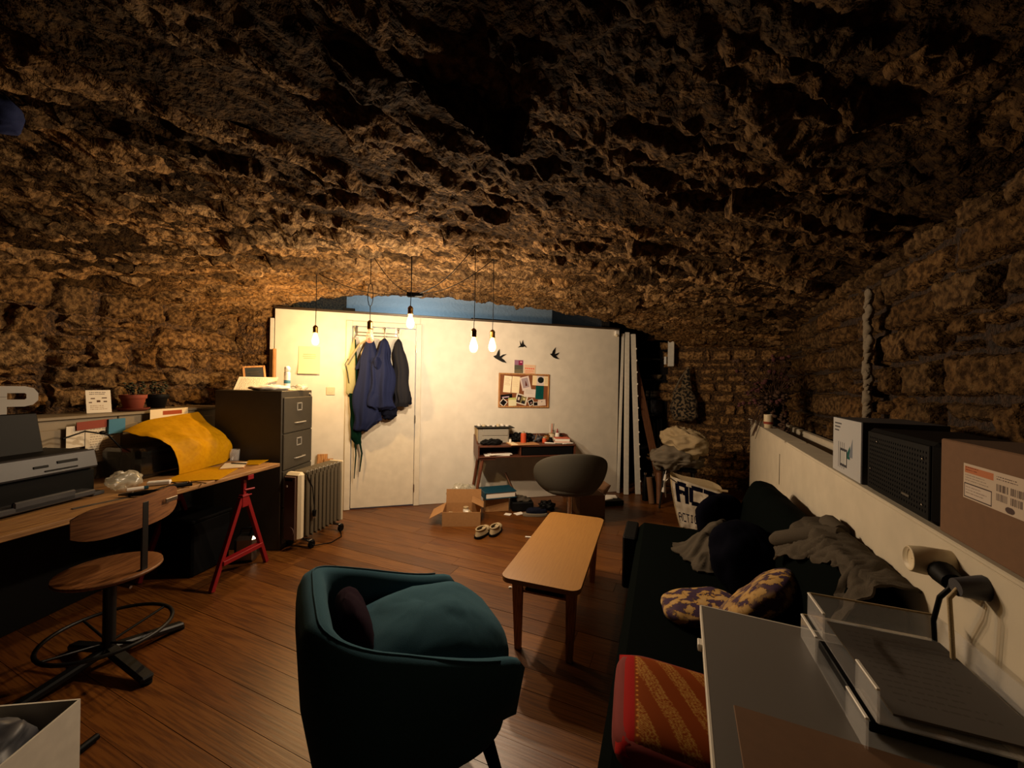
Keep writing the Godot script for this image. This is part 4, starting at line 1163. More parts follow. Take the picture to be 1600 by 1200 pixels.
func place_on_partition():
	# over-door rack
	var o := thing("coat_rack", "steel over-door coat rack with four hooks", "coat rack", on_wall(0.28, 0, 0.0))
	for x in [-0.2, 0.21]:
		part(o, "strap", G.new().box(Vector3(x, 1.955, 0.006), Vector3(0.022, 0.11, 0.004)).box(Vector3(x, 2.003, -0.012), Vector3(0.022, 0.004, 0.036)), mats.steel)
	for y in [1.935, 1.9]:
		part(o, "bar", G.new().cyl(Vector3(-0.215, y, 0.014), Vector3(0.225, y, 0.014), 0.005, -1, 8), mats.steel)
	for x in [-0.215, -0.055, 0.093, 0.24]:
		part(o, "hook", G.new().tube([Vector3(x, 1.98, 0.045), Vector3(x, 1.965, 0.03), Vector3(x, 1.93, 0.02), Vector3(x, 1.88, 0.018), Vector3(x, 1.855, 0.03), Vector3(x, 1.86, 0.055)], 0.005, 8).blob(Vector3(x, 1.985, 0.052), Vector3(0.013, 0.013, 0.013), 1, 1, null, 0, 1, 12, 8).blob(Vector3(x, 1.865, 0.06), Vector3(0.01, 0.01, 0.01), 1, 1, null, 0, 1, 12, 8), mats.steel)
	var at_ := on_wall(0.0, 0.0, 0.03)
	# coats [y, x, half width, depth]
	var c1 := thing("work_coat", "long blue work coat, left of the three, hanging lowest", "coat", at_, "blue coats on the door rack")
	part(c1, "body", garment([[1.875, 0.225, 0.012, 0.03], [1.84, 0.225, 0.04, 0.07], [1.7, 0.235, 0.085, 0.12], [1.55, 0.235, 0.12, 0.15], [1.3, 0.22, 0.145, 0.16], [1.1, 0.215, 0.14, 0.15], [0.97, 0.195, 0.125, 0.13], [0.88, 0.16, 0.08, 0.10], [0.86, 0.15, 0.06, 0.04]], 1.0, 40, 0.4), mats.coat_blue)
	part(c1, "sleeve", garment([[1.72, 0.19, 0.03, 0.06], [1.6, 0.135, 0.035, 0.07], [1.53, 0.11, 0.035, 0.06], [1.52, 0.105, 0.02, 0.03]], 0.5, 20, 1.0), mats.coat_blue)
	part(c1, "hem", garment([[1.05, 0.27, 0.09, 0.1], [0.98, 0.26, 0.1, 0.1], [0.93, 0.22, 0.07, 0.08], [0.9, 0.19, 0.04, 0.03]], 0.6, 24, 2.0), mats.coat_blue)
	var c2 := thing("work_coat", "blue work coat with long folds in the middle of the three", "coat", at_, "blue coats on the door rack")
	part(c2, "body", garment([[1.875, 0.373, 0.012, 0.04], [1.84, 0.373, 0.04, 0.09], [1.7, 0.365, 0.08, 0.16], [1.55, 0.355, 0.12, 0.19], [1.3, 0.35, 0.145, 0.2], [1.14, 0.345, 0.15, 0.19], [1.1, 0.345, 0.13, 0.15]], 1.3, 44, 3.1), mats.coat_blue)
	part(c2, "collar", garment([[1.66, 0.30, 0.02, 0.19], [1.62, 0.295, 0.035, 0.22], [1.56, 0.30, 0.03, 0.2], [1.53, 0.31, 0.015, 0.18]], 0.5, 20, 4.0), mats.coat_blue)
	part(c2, "lining", garment([[1.14, 0.43, 0.08, 0.1], [1.05, 0.44, 0.085, 0.1], [1.0, 0.43, 0.06, 0.08], [0.985, 0.42, 0.03, 0.04]], 0.8, 24, 5.0), mats.coat_navy)
	var c3 := thing("work_coat", "short slate-dark coat, right of the three", "coat", at_, "blue coats on the door rack")
	part(c3, "body", garment([[1.875, 0.52, 0.012, 0.03], [1.84, 0.52, 0.035, 0.07], [1.7, 0.53, 0.07, 0.11], [1.5, 0.555, 0.085, 0.13], [1.3, 0.56, 0.09, 0.14], [1.18, 0.57, 0.085, 0.13], [1.13, 0.56, 0.075, 0.1]], 0.9, 36, 6.2), mats.coat_slate)
	part(c3, "cuff", garment([[1.3, 0.625, 0.03, 0.07], [1.22, 0.64, 0.032, 0.07], [1.16, 0.645, 0.03, 0.06], [1.15, 0.64, 0.02, 0.04]], 0.4, 18, 7.0), mats.coat_navy)
	# apron
	var ap := thing("apron", "cream and dark green apron with long ties on the leftmost hook", "apron", at_)
	part(ap, "bib", garment([[1.875, 0.065, 0.008, 0.012], [1.75, 0.055, 0.025, 0.02], [1.55, 0.035, 0.05, 0.03], [1.3, 0.04, 0.05, 0.035], [1.26, 0.045, 0.048, 0.03]], 0.5, 24, 0.9), mats.apron_cream)
	part(ap, "skirt", garment([[1.27, 0.055, 0.035, 0.045], [1.1, 0.07, 0.035, 0.05], [0.95, 0.085, 0.045, 0.05], [0.8, 0.1, 0.055, 0.05], [0.72, 0.12, 0.03, 0.03]], 0.7, 24, 1.7), mats.apron_green)
	part(ap, "green_edge", G.new().tube([Vector3(0.075, 1.85, 0.03), Vector3(0.09, 1.6, 0.04), Vector3(0.10, 1.25, 0.05)], [0.006, 0.01, 0.012], 6), mats.apron_green)
	part(ap, "tie", G.new().tube([Vector3(0.09, 0.78, 0.03), Vector3(0.1, 0.6, 0.025), Vector3(0.085, 0.35, 0.02)], [0.008, 0.008, 0.005], 6), mats.apron_green)
	part(ap, "tie", G.new().tube([Vector3(0.13, 0.78, 0.03), Vector3(0.16, 0.62, 0.025), Vector3(0.14, 0.42, 0.02)], [0.012, 0.01, 0.006], 6), mats.apron_green)
	part(ap, "strap", G.new().tube([Vector3(0.21, 1.86, 0.02), Vector3(0.12, 1.8, 0.03), Vector3(0.04, 1.66, 0.045), Vector3(0.0, 1.58, 0.05)], [0.01, 0.012, 0.011, 0.008], 6), mats.linen)
	part(ap, "cord", G.new().tube([Vector3(0.01, 1.64, 0.05), Vector3(-0.02, 1.58, 0.05), Vector3(0.0, 1.5, 0.05), Vector3(0.02, 1.38, 0.05)], 0.004, 6), mats.black_plastic)
	# notice, switch, sensor
	o = thing("wall_notice", "faded printed notice curling off the wall left of the door", "notice", on_wall(-0.38, 1.615, 0.004))
	part(o, "sheet", G.new().shell(func(u, v): return Vector3((u - 0.5) * 0.205, (0.5 - v) * -0.29, 0.003 + 0.03 * pow(1.0 - v, 4.0)), 9, 13, 0.001), mats.cream_paper)
	part(o, "print", G.new().box(Vector3(0, 0.06, 0.0045), Vector3(0.12, 0.004, 0.0006)).box(Vector3(0, 0.04, 0.0045), Vector3(0.13, 0.004, 0.0006)).box(Vector3(0, 0.02, 0.005), Vector3(0.11, 0.004, 0.0006)), mats.kraft)
	o = thing("wall_socket", "small square cream wall socket left of the door", "socket", on_wall(-0.17, 1.29, 0.0))
	part(o, "plate", G.new().box(Vector3(0, 0, 0.005), Vector3(0.085, 0.085, 0.01), 0.004), mats.cream_plastic)
	part(o, "face", G.new().cyl(Vector3(0, 0, 0.01), Vector3(0, 0, 0.014), 0.022), mats.cream_plastic)
	o = thing("motion_sensor", "small white motion sensor at the partition's top right corner", "sensor", on_wall(3.27, 2.09, 0.0))
	part(o, "housing", G.new().box(Vector3(0, 0, 0.02), Vector3(0.06, 0.07, 0.04), 0.008), mats.white_plastic)
	part(o, "lens", G.new().blob(Vector3(-0.01, -0.03, 0.04), Vector3(0.02, 0.02, 0.015), 1, 1, null, 0, 1, 14, 10), mats.cream_plastic)
	# swallows
	var B := [
		[Vector2(645, 200), [585, 200, 610, 190, 622, 160, 637, 140, 638, 170, 640, 200, 665, 185, 697, 178, 670, 198, 655, 212, 680, 230, 698, 252, 660, 245, 625, 228, 600, 215], on_wall(1.70, 1.73), "largest swallow wall decoration, on the left of the three"],
		[Vector2(830, 100), [868, 125, 858, 108, 845, 98, 838, 80, 834, 62, 828, 85, 826, 100, 815, 85, 808, 70, 812, 98, 815, 108, 803, 118, 792, 127, 815, 122, 835, 122, 852, 115], on_wall(1.972, 1.886), "smallest swallow wall decoration, highest of the three"],
		[Vector2(1100, 175), [1058, 178, 1075, 175, 1085, 150, 1108, 122, 1105, 150, 1100, 180, 1120, 172, 1142, 163, 1125, 185, 1112, 192, 1125, 205, 1143, 220, 1115, 217, 1090, 207, 1070, 190], on_wall(2.40, 1.79), "dark swallow wall decoration, on the right of the three"]]
	for b in B:
		var p := []
		for k in range(0, b[1].size(), 2): p.append(Vector2(b[1][k] - b[0].x, b[0].y - b[1][k + 1]) * 0.00148)
		o = thing("swallow", b[3], "wall decoration", b[2], "swallows on the partition")
		part(o, "bird", G.new().ext(p, 0.008, 0.013), mats.black_metal)
		part(o, "pin", G.new().cyl(Vector3(0, 0, 0), Vector3(0, 0, 0.009), 0.003, -1, 6), mats.black_metal)
	# cork board and what is pinned to it
	var C := on_wall(2.008, 1.322, 0.0) * T(Vector3(), 0, 0, -0.4)
	o = thing("cork_board", "cork notice board with a wooden frame above the desk", "notice board", C)
	part(o, "cork", G.new().box(Vector3(0, 0, 0.008), Vector3(0.63, 0.4, 0.012)), mats.cork_face)
	var fr := G.new()
	for s in [-1, 1]:
		fr.box(Vector3(s * 0.316, 0, 0.011), Vector3(0.018, 0.418, 0.022), 0.003)
		fr.box(Vector3(0, s * 0.2, 0.011), Vector3(0.615, 0.018, 0.022), 0.003)
	part(o, "frame", fr, mats.pine)
	var K := Color(0.08, 0.06, 0.06)
	var photo := func(called, bg, rects): return page(called, 64, 64, Color(0.85, 0.82, 0.78), func(im):
		im.fill_rect(Rect2i(7, 7, 50, 50), bg)
		for r in rects: im.fill_rect(Rect2i(r[0], r[1], r[2], r[3]), r[4]))
	var kraft_ink := Color(0.6, 0.5, 0.4)
	var pins := [
		["paper", -0.216, 0.074, 0.095, 0.2, -4, lines_page("pin1", Color(0.93, 0.88, 0.76), kraft_ink, 8, 31), "tall cream note pinned at the board's left edge"],
		["paper", -0.112, 0.07, 0.098, 0.2, -3, lines_page("pin2", Color(0.92, 0.86, 0.72), Color(0.8, 0.72, 0.58), 9, 32), "second tall cream note from the board's left edge"],
		["print", 0.012, 0.088, 0.115, 0.165, 14, page("pin3", 64, 92, Color(0.84, 0.78, 0.76), func(im):
			im.fill_rect(Rect2i(9, 9, 46, 66), Color(0.62, 0.56, 0.58))
			for k in 34: im.fill_rect(Rect2i(34 - k / 5, 30 + k, 4 + k / 3, 1), Color(0.36, 0.18, 0.13))), "tilted white-bordered print with a brown cone shape"],
		["leaflet", 0.21, 0.125, 0.215, 0.12, -2, page("pin4", 128, 72, Color(0.9, 0.82, 0.66), func(im):
			im.fill_rect(Rect2i(34, 0, 56, 72), Color(0.8, 0.76, 0.74))
			for y in 72:
				for x in 128:
					if Vector2(x - 64, (y - 30) * 1.05).length() < 24: im.set_pixel(x, y, Color(0.1, 0.12, 0.11))
			for k in 8: im.fill_rect(Rect2i(98, 10 + k * 6, 22, 2), Color(0.75, 0.68, 0.55))), "unfolded leaflet with a black disc at the board's top right"],
		["card", 0.198, -0.02, 0.105, 0.165, -1, page("pin5", 64, 96, Color(0.04, 0.3, 0.29), func(im): scribble(im, 22, 30, 48, 5, 9, Color(0.03, 0.18, 0.25), 35)), "plain teal card pinned to the board"],
		["paper", 0.07, -0.03, 0.15, 0.1, -3, lines_page("pin6", Color(0.84, 0.8, 0.77), Color(0.55, 0.5, 0.5), 9, 36), "white note left of the teal card"],
		["photo", -0.225, -0.078, 0.145, 0.058, 7, page("pin7", 96, 40, K, func(im): im.fill_rect(Rect2i(12, 18, 58, 9), Color(0.7, 0.62, 0.7))), "long dark photo with a pale stripe on the board"],
		["photo", -0.262, -0.15, 0.075, 0.08, -38, photo.call("pin8", K, []), "black square photo turned on its corner, lower left of the board"],
		["paper", -0.15, -0.14, 0.1, 0.1, 4, page("pin9", 64, 64, Color(0.85, 0.82, 0.68), func(im): im.fill_rect(Rect2i(0, 0, 64, 16), Color(0.72, 0.74, 0.45))), "cream scrap with a green edge at the foot of the board"],
		["photo", -0.035, -0.108, 0.15, 0.12, -14, photo.call("pin10", Color(0.5, 0.47, 0.3), [[7, 7, 22, 50, Color(0.2, 0.14, 0.14)], [12, 22, 10, 20, Color(0.8, 0.75, 0.7)], [36, 38, 18, 19, Color(0.15, 0.15, 0.16)], [40, 20, 12, 10, Color(0.85, 0.8, 0.6)]]), "tilted green and dark photo at the bottom middle of the board"],
		["photo", 0.09, -0.143, 0.075, 0.075, 26, photo.call("pin11", K, [[20, 30, 20, 16, Color(0.6, 0.5, 0.5)]]), "small dark photo with a pale face patch, tilted left"],
		["photo", 0.15, -0.162, 0.065, 0.05, 3, photo.call("pin12", K, []), "small black photo at the bottom edge of the board"],
		["paper", 0.232, -0.145, 0.1, 0.075, 5, page("pin13", 64, 48, Color(0.83, 0.77, 0.72), func(im): im.fill_rect(Rect2i(28, 14, 8, 5), Color(0.25, 0.2, 0.2))), "white paper scrap at the board's bottom right corner"],
		["postcard", -0.074, 0.292, 0.112, 0.16, 0, page("pin14", 56, 80, Color(0.35, 0.35, 0.3), func(im):
			im.fill_rect(Rect2i(0, 0, 56, 30), Color(0.55, 0.4, 0.5))
			im.fill_rect(Rect2i(26, 3, 26, 28), Color(0.5, 0.14, 0.28))
			im.fill_rect(Rect2i(36, 8, 12, 8), Color(0.85, 0.6, 0.68))
			scribble(im, 0, 34, 56, 5, 5, Color(0.15, 0.17, 0.15), 41)
			scribble(im, 0, 60, 56, 4, 5, Color(0.75, 0.6, 0.36), 42)), "colourful postcard stuck above the cork board"],
		["postcard", 0.068, 0.262, 0.15, 0.115, -2, page("pin15", 84, 64, Color(0.85, 0.72, 0.6), func(im):
			for k in 5:
				im.fill_rect(Rect2i(8 + k * 14, 22, 9, 8), Color(0.85, 0.3, 0.22))
				im.fill_rect(Rect2i(12 + k * 12, 40, 8, 5), Color(0.85, 0.4, 0.3))
			scribble(im, 8, 10, 76, 1, 4, Color(0.4, 0.36, 0.25), 43)
			scribble(im, 10, 50, 72, 2, 6, Color(0.8, 0.35, 0.25), 44)), "pale postcard with red motifs stuck above the cork board"],
	]
	var k := 0
	for p in pins:
		var z: float = (0.0145 if p[2] < 0.21 else 0.001) + 0.0012 * (k % 3)
		paper_thing("pinned_" + p[0], p[3], p[4], mats.paper, p[6], p[7], p[0], C * T(Vector3(p[1], p[2], z), 0, 0, p[5]), "", 0.0009)
		k += 1

# ------------------------------------------------------------------ desk corner
func place_desk():
	var D := T(Vector3(-0.355, 0, -4.16), 13)
	var o := thing("writing_desk", "small walnut writing desk with splayed legs against the partition", "desk", D)
	part(o, "desk_top", G.new().box(Vector3(0.565, 0.71, -0.195), Vector3(1.12, 0.02, 0.39), 0.004), mats.walnut)
	for x in [0.008, 1.122]:
		part(o, "side_panel", G.new().at(Transform3D(Basis(Vector3(0, 0, -1), Vector3.UP, Vector3(1, 0, 0)), Vector3(x - 0.008, 0, 0))).ext([Vector2(0.0, 0.585), Vector2(0.39, 0.585), Vector2(0.39, 0.8), Vector2(0.28, 0.8), Vector2(0.1, 0.725), Vector2(0.0, 0.722)], 0, 0.016), mats.walnut)
	part(o, "lower_shelf", G.new().box(Vector3(0.565, 0.593, -0.195), Vector3(1.1, 0.016, 0.38), 0.003), mats.walnut)
	part(o, "back_panel", G.new().box(Vector3(0.565, 0.70, -0.384), Vector3(1.1, 0.2, 0.012), 0.003), mats.walnut)
	part(o, "divider", G.new().box(Vector3(0.48, 0.65, -0.19), Vector3(0.016, 0.1, 0.36), 0.003), mats.walnut)
	part(o, "drawer", G.new().box(Vector3(0.8, 0.651, -0.03), Vector3(0.6, 0.092, 0.03), 0.004), mats.dark_plastic)
	for a in [[0.06, -0.05, -0.05, 0.03], [1.07, -0.05, 1.16, 0.03], [0.06, -0.34, -0.03, -0.36], [1.07, -0.34, 1.14, -0.36]]:
		part(o, "leg", G.new().tube([Vector3(a[0], 0.588, a[1]), Vector3(a[2], 0.0, a[3])], [0.022, 0.013], 12), mats.walnut_leg)
	part(o, "leg_rail", G.new().box(Vector3(0.1, 0.572, -0.19), Vector3(0.2, 0.025, 0.34), 0.004).box(Vector3(1.03, 0.572, -0.19), Vector3(0.2, 0.025, 0.34), 0.004), mats.walnut)
	var t := 0.7205
	# silver organiser
	o = thing("desk_organizer", "silver drawer organiser on the left end of the writing desk", "organiser", D * T(Vector3(0.2, t, -0.27)))
	part(o, "case", G.new().box(Vector3(0, 0.085, 0), Vector3(0.36, 0.17, 0.2), 0.006), mats.silver_plastic)
	part(o, "drawer", G.new().box(Vector3(0.02, 0.042, 0.102), Vector3(0.30, 0.075, 0.01), 0.01), mats.silver_plastic)
	part(o, "drawer", G.new().box(Vector3(0.02, 0.125, 0.102), Vector3(0.30, 0.075, 0.01), 0.01), mats.silver_plastic)
	part(o, "end_panel", G.new().box(Vector3(-0.185, 0.09, 0.0), Vector3(0.012, 0.18, 0.21), 0.003), mats.linen)
	part(o, "top_tray", G.new().box(Vector3(0.02, 0.178, 0.01), Vector3(0.44, 0.008, 0.23), 0.003), mats.black_plastic)
	var rr := RandomNumberGenerator.new()
	rr.seed = 12
	for k in 7:
		var h := rr.randf_range(0.012, 0.03)
		single("reel", G.new().cyl(Vector3(0, 0, 0), Vector3(0, h, 0), rr.randf_range(0.016, 0.024)), [mats.white_plastic, mats.cream_plastic, mats.paper][k % 3], ["first", "second", "third", "fourth", "fifth", "sixth", "last"][k] + " small pale reel from the left on the silver organiser", "reel", D * T(Vector3(0.05 + k * 0.055, t + 0.1825, -0.26 + rr.randf_range(-0.05, 0.05))), "reels on the organiser")
	single("black_cloth", G.new().blob(Vector3(0, 0.026, 0), Vector3(0.13, 0.032, 0.055), 0.9, 1, n1, 0.028, 14.0, 40, 20), mats.dark_plastic, "crumpled dark cloth at the desk's front left edge", "cloth", D * T(Vector3(0.16, t, -0.08), 6))
	single("black_bag", G.new().blob(Vector3(0, 0.045, 0), Vector3(0.14, 0.055, 0.09), 1, 1, n1, 0.05, 12.0, 44, 24), mats.black_plastic, "crumpled black plastic bag behind the orange can", "plastic bag", D * T(Vector3(0.56, t, -0.26)))
	o = thing("aerosol_can", "orange can with a pale lid in the middle of the desk", "can", D * T(Vector3(0.545, t, -0.15)))
	part(o, "can", G.new().lathe([Vector2(0.001, 0), Vector2(0.031, 0), Vector2(0.032, 0.004), Vector2(0.032, 0.105), Vector2(0.026, 0.115), Vector2(0.001, 0.116)], 22), mats.orange)
	part(o, "lid", G.new().cyl(Vector3(0, 0.114, 0), Vector3(0, 0.136, 0), 0.014, 0.012), mats.linen)
	single("tool_pile", G.new().blob(Vector3(0, 0.03, 0), Vector3(0.12, 0.04, 0.06), 1, 1, n1, 0.045, 22.0, 44, 24), mats.grey_plastic, "jumbled grey and dark supplies right of the orange can", "supplies", D * T(Vector3(0.72, t, -0.27)))
	for k in 6:
		single("paint_brush", G.new().tube([Vector3(0, 0, 0), Vector3(0.06, 0.03, 0.01), Vector3(0.12, 0.055, 0.015)], [0.004, 0.005, 0.002], 6), [mats.black_plastic, mats.pine, mats.steel][k % 3], ["dark brush handle poking out left of the orange can", "pine brush handle beside the black bag", "steel handled brush in the heap behind the desk notebook", "thin black brush in the grey supplies", "pale brush stick pointing at the jars", "shiny thin tool at the back of the desk"][k], "brush", D * T(Vector3(0.36 + k * 0.085, t + 0.03, -0.2 - 0.03 * (k % 2)), -30 + k * 25))
	o = thing("kraft_notebook", "open kraft notebook overhanging the front of the writing desk", "notebook", D * T(Vector3(0.52, t, -0.085), 5))
	part(o, "cover", G.new().box(Vector3(0, 0.004, 0), Vector3(0.34, 0.007, 0.2), 0.002), mats.kraft)
	part(o, "pages", G.new().box(Vector3(-0.12, 0.0105, 0), Vector3(0.07, 0.006, 0.19), 0.001), mats.cream_paper)
	# jars and bottles
	var J := [
		["paint_jar", "orange-labelled jar left of the thick book", 0.80, -0.15, 0.026, 0.055, mats.orange, "jar"],
		["paint_jar", "dark jar just left of the thick book", 0.87, -0.13, 0.026, 0.05, mats.black_plastic, "jar"],
		["paint_jar", "amber jar behind the thick book", 0.86, -0.25, 0.035, 0.075, mats.amber, "jar"],
		["paint_jar", "wide cream pot behind the jars", 0.93, -0.29, 0.04, 0.085, mats.cream_plastic, "jar"],
		["glue_bottle", "white bottle with a dark red nozzle at the desk's right end", 1.0, -0.27, 0.028, 0.1, mats.white_plastic, "bottle"],
		["glue_bottle", "small white bottle before the silver organiser", 0.39, -0.15, 0.014, 0.05, mats.white_plastic, "bottle"],
		["glue_bottle", "black bottle behind the thick book", 1.03, -0.2, 0.024, 0.06, mats.black_plastic, "bottle"],
		["glue_bottle", "slim white bottle among the jars", 0.965, -0.33, 0.022, 0.11, mats.white_plastic, "bottle"],
	]
	var kk := 0
	for j in J:
		o = thing(j[0], j[1], j[7], D * T(Vector3(j[2], t, j[3])))
		var r: float = j[4]
		var h: float = j[5]
		part(o, "body", G.new().lathe([Vector2(0.001, 0), Vector2(r * 0.95, 0), Vector2(r, 0.004), Vector2(r, h * 0.85), Vector2(r * 0.7, h), Vector2(0.001, h)], 18), j[6])
		if kk == 4: part(o, "nozzle", G.new().tube([Vector3(0, h - 0.003, 0), Vector3(0, h + 0.05, 0)], [r * 0.55, 0.004], 12), mats.red_metal)
		else: part(o, "cap", G.new().cyl(Vector3(0, h, 0), Vector3(0, h + 0.014, 0), r * 0.75), [mats.linen, mats.black_plastic, mats.brass, mats.linen, mats.orange, mats.steel, mats.black_plastic, mats.linen][kk])
		kk += 1
	for k in 3:
		single("marker_pen", G.new().tube([Vector3(0, 0, 0), Vector3(0.01 * (k - 1), 0.14, 0.01)], [0.006, 0.004], 8), [mats.white_plastic, mats.orange, mats.steel][k], ["white pen standing in the cream pot", "orange pen standing in the cream pot", "steel pen standing in the cream pot"][k], "pen", D * T(Vector3(0.915 + k * 0.016, t + 0.07, -0.29 + 0.012 * (k % 2))))
	o = thing("thick_book", "thick book with an orange cover at the right end of the desk", "book", D * T(Vector3(1.0, t + 0.017, -0.12), -8))
	part(o, "pages", G.new().box(Vector3(0, 0.022, 0), Vector3(0.165, 0.036, 0.14), 0.002), mats.paper)
	part(o, "cover", G.new().box(Vector3(0, 0.042, 0), Vector3(0.17, 0.005, 0.145), 0.001).box(Vector3(0, 0.002, 0), Vector3(0.17, 0.004, 0.145), 0.001), mats.orange)
	o = thing("magazine_stack", "grey magazines under the thick orange book", "magazine", D * T(Vector3(1.0, t, -0.12), -14))
	part(o, "magazine", G.new().box(Vector3(0, 0.004, 0), Vector3(0.21, 0.007, 0.2), 0.001), mats.grey_cloth)
	part(o, "magazine", G.new().box(Vector3(0.01, 0.012, 0.0), Vector3(0.2, 0.007, 0.19), 0.001), mats.paper)
	single("white_stick", G.new().tube([Vector3(-0.06, 0.008, 0), Vector3(0.06, 0.008, 0)], [0.009, 0.006], 8), mats.white_plastic, "white tube lying left of the thick book", "tube", D * T(Vector3(0.84, t, -0.07), -25))
	single("white_stick", G.new().tube([Vector3(-0.065, 0.008, 0), Vector3(0.065, 0.008, 0)], [0.008, 0.008], 8), mats.white_plastic, "white rod at the desk's front right corner", "rod", D * T(Vector3(1.04, t, -0.02), 6))
	# in the open compartment
	single("paper_pile", G.new().box(Vector3(0, 0.006, 0), Vector3(0.28, 0.012, 0.2), 0.002).at(T(Vector3(0.03, 0.017, 0.01), 7)).box(Vector3(), Vector3(0.26, 0.01, 0.19), 0.002), mats.paper, "white papers in the open compartment of the writing desk", "papers", D * T(Vector3(0.22, 0.6015, -0.12)))
	single("ruler", G.new().box(Vector3(), Vector3(0.3, 0.006, 0.03), 0.001), mats.walnut, "dark ruler on the papers in the desk compartment", "ruler", D * T(Vector3(0.3, 0.628, -0.1), 12))
	# grey tub chair
	o = thing("tub_chair", "grey upholstered swivel tub chair at the writing desk", "chair", T(Vector3(0.61, 0, -3.92), 4))
	var shell_ := func(u, v):
		var a: float = deg_to_rad(lerpf(-118, 118, u))
		var hi: float = 0.75 - 0.34 * pow(absf(u - 0.5) * 2.0, 2.1)
		var b: float = v * TAU
		var q: float = 0.5 + 0.5 * sin(b)              # 0 bottom .. 1 rim
		var y: float = lerpf(0.31, hi, q)
		var R: float = 0.19 + 0.155 * pow(q, 0.55) + cos(b) * 0.032
		return Vector3(sin(a) * R * 1.06, y, cos(a) * R * 0.86)
	part(o, "back_shell", G.new().surf(shell_, 41, 33, false, true, false), mats.chair_grey)
	part(o, "seat", G.new().blob(Vector3(0, 0.38, -0.04), Vector3(0.27, 0.085, 0.26), 0.6, 0.8), mats.chair_grey)
	part(o, "column", G.new().cyl(Vector3(0, 0.06, 0), Vector3(0, 0.32, 0), 0.03), mats.chrome)
	part(o, "seat_plate", G.new().box(Vector3(0, 0.295, 0), Vector3(0.2, 0.02, 0.2), 0.005), mats.steel)
	for k in 4:
		var a := deg_to_rad(45 + 90 * k)
		part(o, "base_leg", G.new().bar(Vector3(0, 0.06, 0), Vector3(cos(a) * 0.27, 0.016, sin(a) * 0.27), 0.04, 0.022, Vector3.UP, 0.005), mats.chrome)
	# under the desk
	o = thing("small_carton", "small cardboard box under the left end of the desk", "box", T(Vector3(-0.16, 0, -4.30), 12))
	part(o, "carton", G.new().box(Vector3(0, 0.075, 0), Vector3(0.26, 0.15, 0.2), 0.003), mats.card)
	part(o, "flap", G.new().box(Vector3(0, 0.152, 0.0), Vector3(0.262, 0.004, 0.2), 0.001), mats.card)
	o = thing("ring_binder", "thick teal binder lying on the small carton under the desk", "binder", T(Vector3(-0.14, 0.155, -4.28), 20))
	part(o, "cover", G.new().box(Vector3(0, 0.07, 0), Vector3(0.36, 0.008, 0.26), 0.002).box(Vector3(0, 0.004, 0), Vector3(0.36, 0.008, 0.26), 0.002).box(Vector3(-0.178, 0.037, 0), Vector3(0.006, 0.07, 0.26), 0.002), mats.teal_plastic)
	part(o, "pages", G.new().box(Vector3(0.0, 0.037, 0), Vector3(0.33, 0.055, 0.245), 0.002), mats.paper)
	o = thing("storage_tray", "black plastic tray of odds and ends under the desk", "tray", T(Vector3(0.13, 0, -4.32), 8))
	part(o, "tray", G.new().box(Vector3(0, 0.05, 0), Vector3(0.24, 0.1, 0.2), 0.01), mats.dark_plastic)
	part(o, "contents", G.new().blob(Vector3(0, 0.1, 0), Vector3(0.1, 0.035, 0.08), 1, 1, n1, 0.04, 16.0, 30, 18), mats.grey_cloth)
	single("leaning_board", G.new().bar(Vector3(0.12, 0.012, -4.42), Vector3(-0.06, 0.36, -4.50), 0.012, 0.09, Vector3(0, 0, 1)), mats.brown_plank, "narrow brown board leaning under the desk", "board")
	single("paper_scrap", G.new().box(Vector3(0, 0.002, 0), Vector3(0.1, 0.003, 0.07)), mats.paper, "white paper scrap on the boards in front of the black tray", "paper", T(Vector3(0.1, 0, -4.15), 35))
	single("paper_scrap", G.new().box(Vector3(0, 0.002, 0), Vector3(0.07, 0.003, 0.06)), mats.paper, "tiny pale scrap beside the small carton", "paper", T(Vector3(-0.02, 0, -4.12), -20))
	o = thing("sneaker", "dark sneaker with a pale sole under the desk", "shoe", T(Vector3(0.27, 0, -4.10), 5))
	part(o, "sole", G.new().blob(Vector3(0, 0.015, 0), Vector3(0.135, 0.018, 0.048), 0.3, 0.7), mats.linen_grey)
	part(o, "upper", G.new().blob(Vector3(0.015, 0.045, 0), Vector3(0.115, 0.045, 0.042), 0.9, 0.8, n1, 0.008, 14.0), mats.coat_navy)
	part(o, "opening", G.new().blob(Vector3(0.06, 0.08, 0), Vector3(0.045, 0.015, 0.028), 1, 1, null, 0, 1, 16, 10), mats.black_plastic)
	single("cable_heap", G.new().blob(Vector3(0, 0.04, 0), Vector3(0.09, 0.05, 0.07), 1, 1, n1, 0.05, 18.0, 36, 20), mats.black_plastic, "dark heap of cables behind the sneaker", "cables", T(Vector3(0.42, 0, -4.32)))
	o = thing("brown_carton", "brown cardboard box right of the grey chair's foot", "box", T(Vector3(0.86, 0, -4.20), 8))
	part(o, "carton", G.new().box(Vector3(0, 0.115, 0), Vector3(0.28, 0.23, 0.25), 0.003), mats.card_dark)
	part(o, "flap", G.new().at(T(Vector3(0.14, 0.23, 0), 0, 0, 60)).box(Vector3(0.06, 0, 0), Vector3(0.12, 0.004, 0.25)), mats.card_dark)
	o = thing("magazine_heap", "black folder with loose white papers at the foot of the partition", "papers", T(Vector3(1.14, 0, -4.58), 12))
	part(o, "folder", G.new().box(Vector3(0, 0.03, 0), Vector3(0.34, 0.06, 0.26), 0.006), mats.black_plastic)
	part(o, "paper", G.new().at(T(Vector3(-0.05, 0.064, 0.02), 20)).box(Vector3(), Vector3(0.2, 0.006, 0.14)), mats.paper)
	part(o, "paper", G.new().at(T(Vector3(0.06, 0.066, -0.04), -15)).box(Vector3(), Vector3(0.18, 0.01, 0.1)), mats.paper)
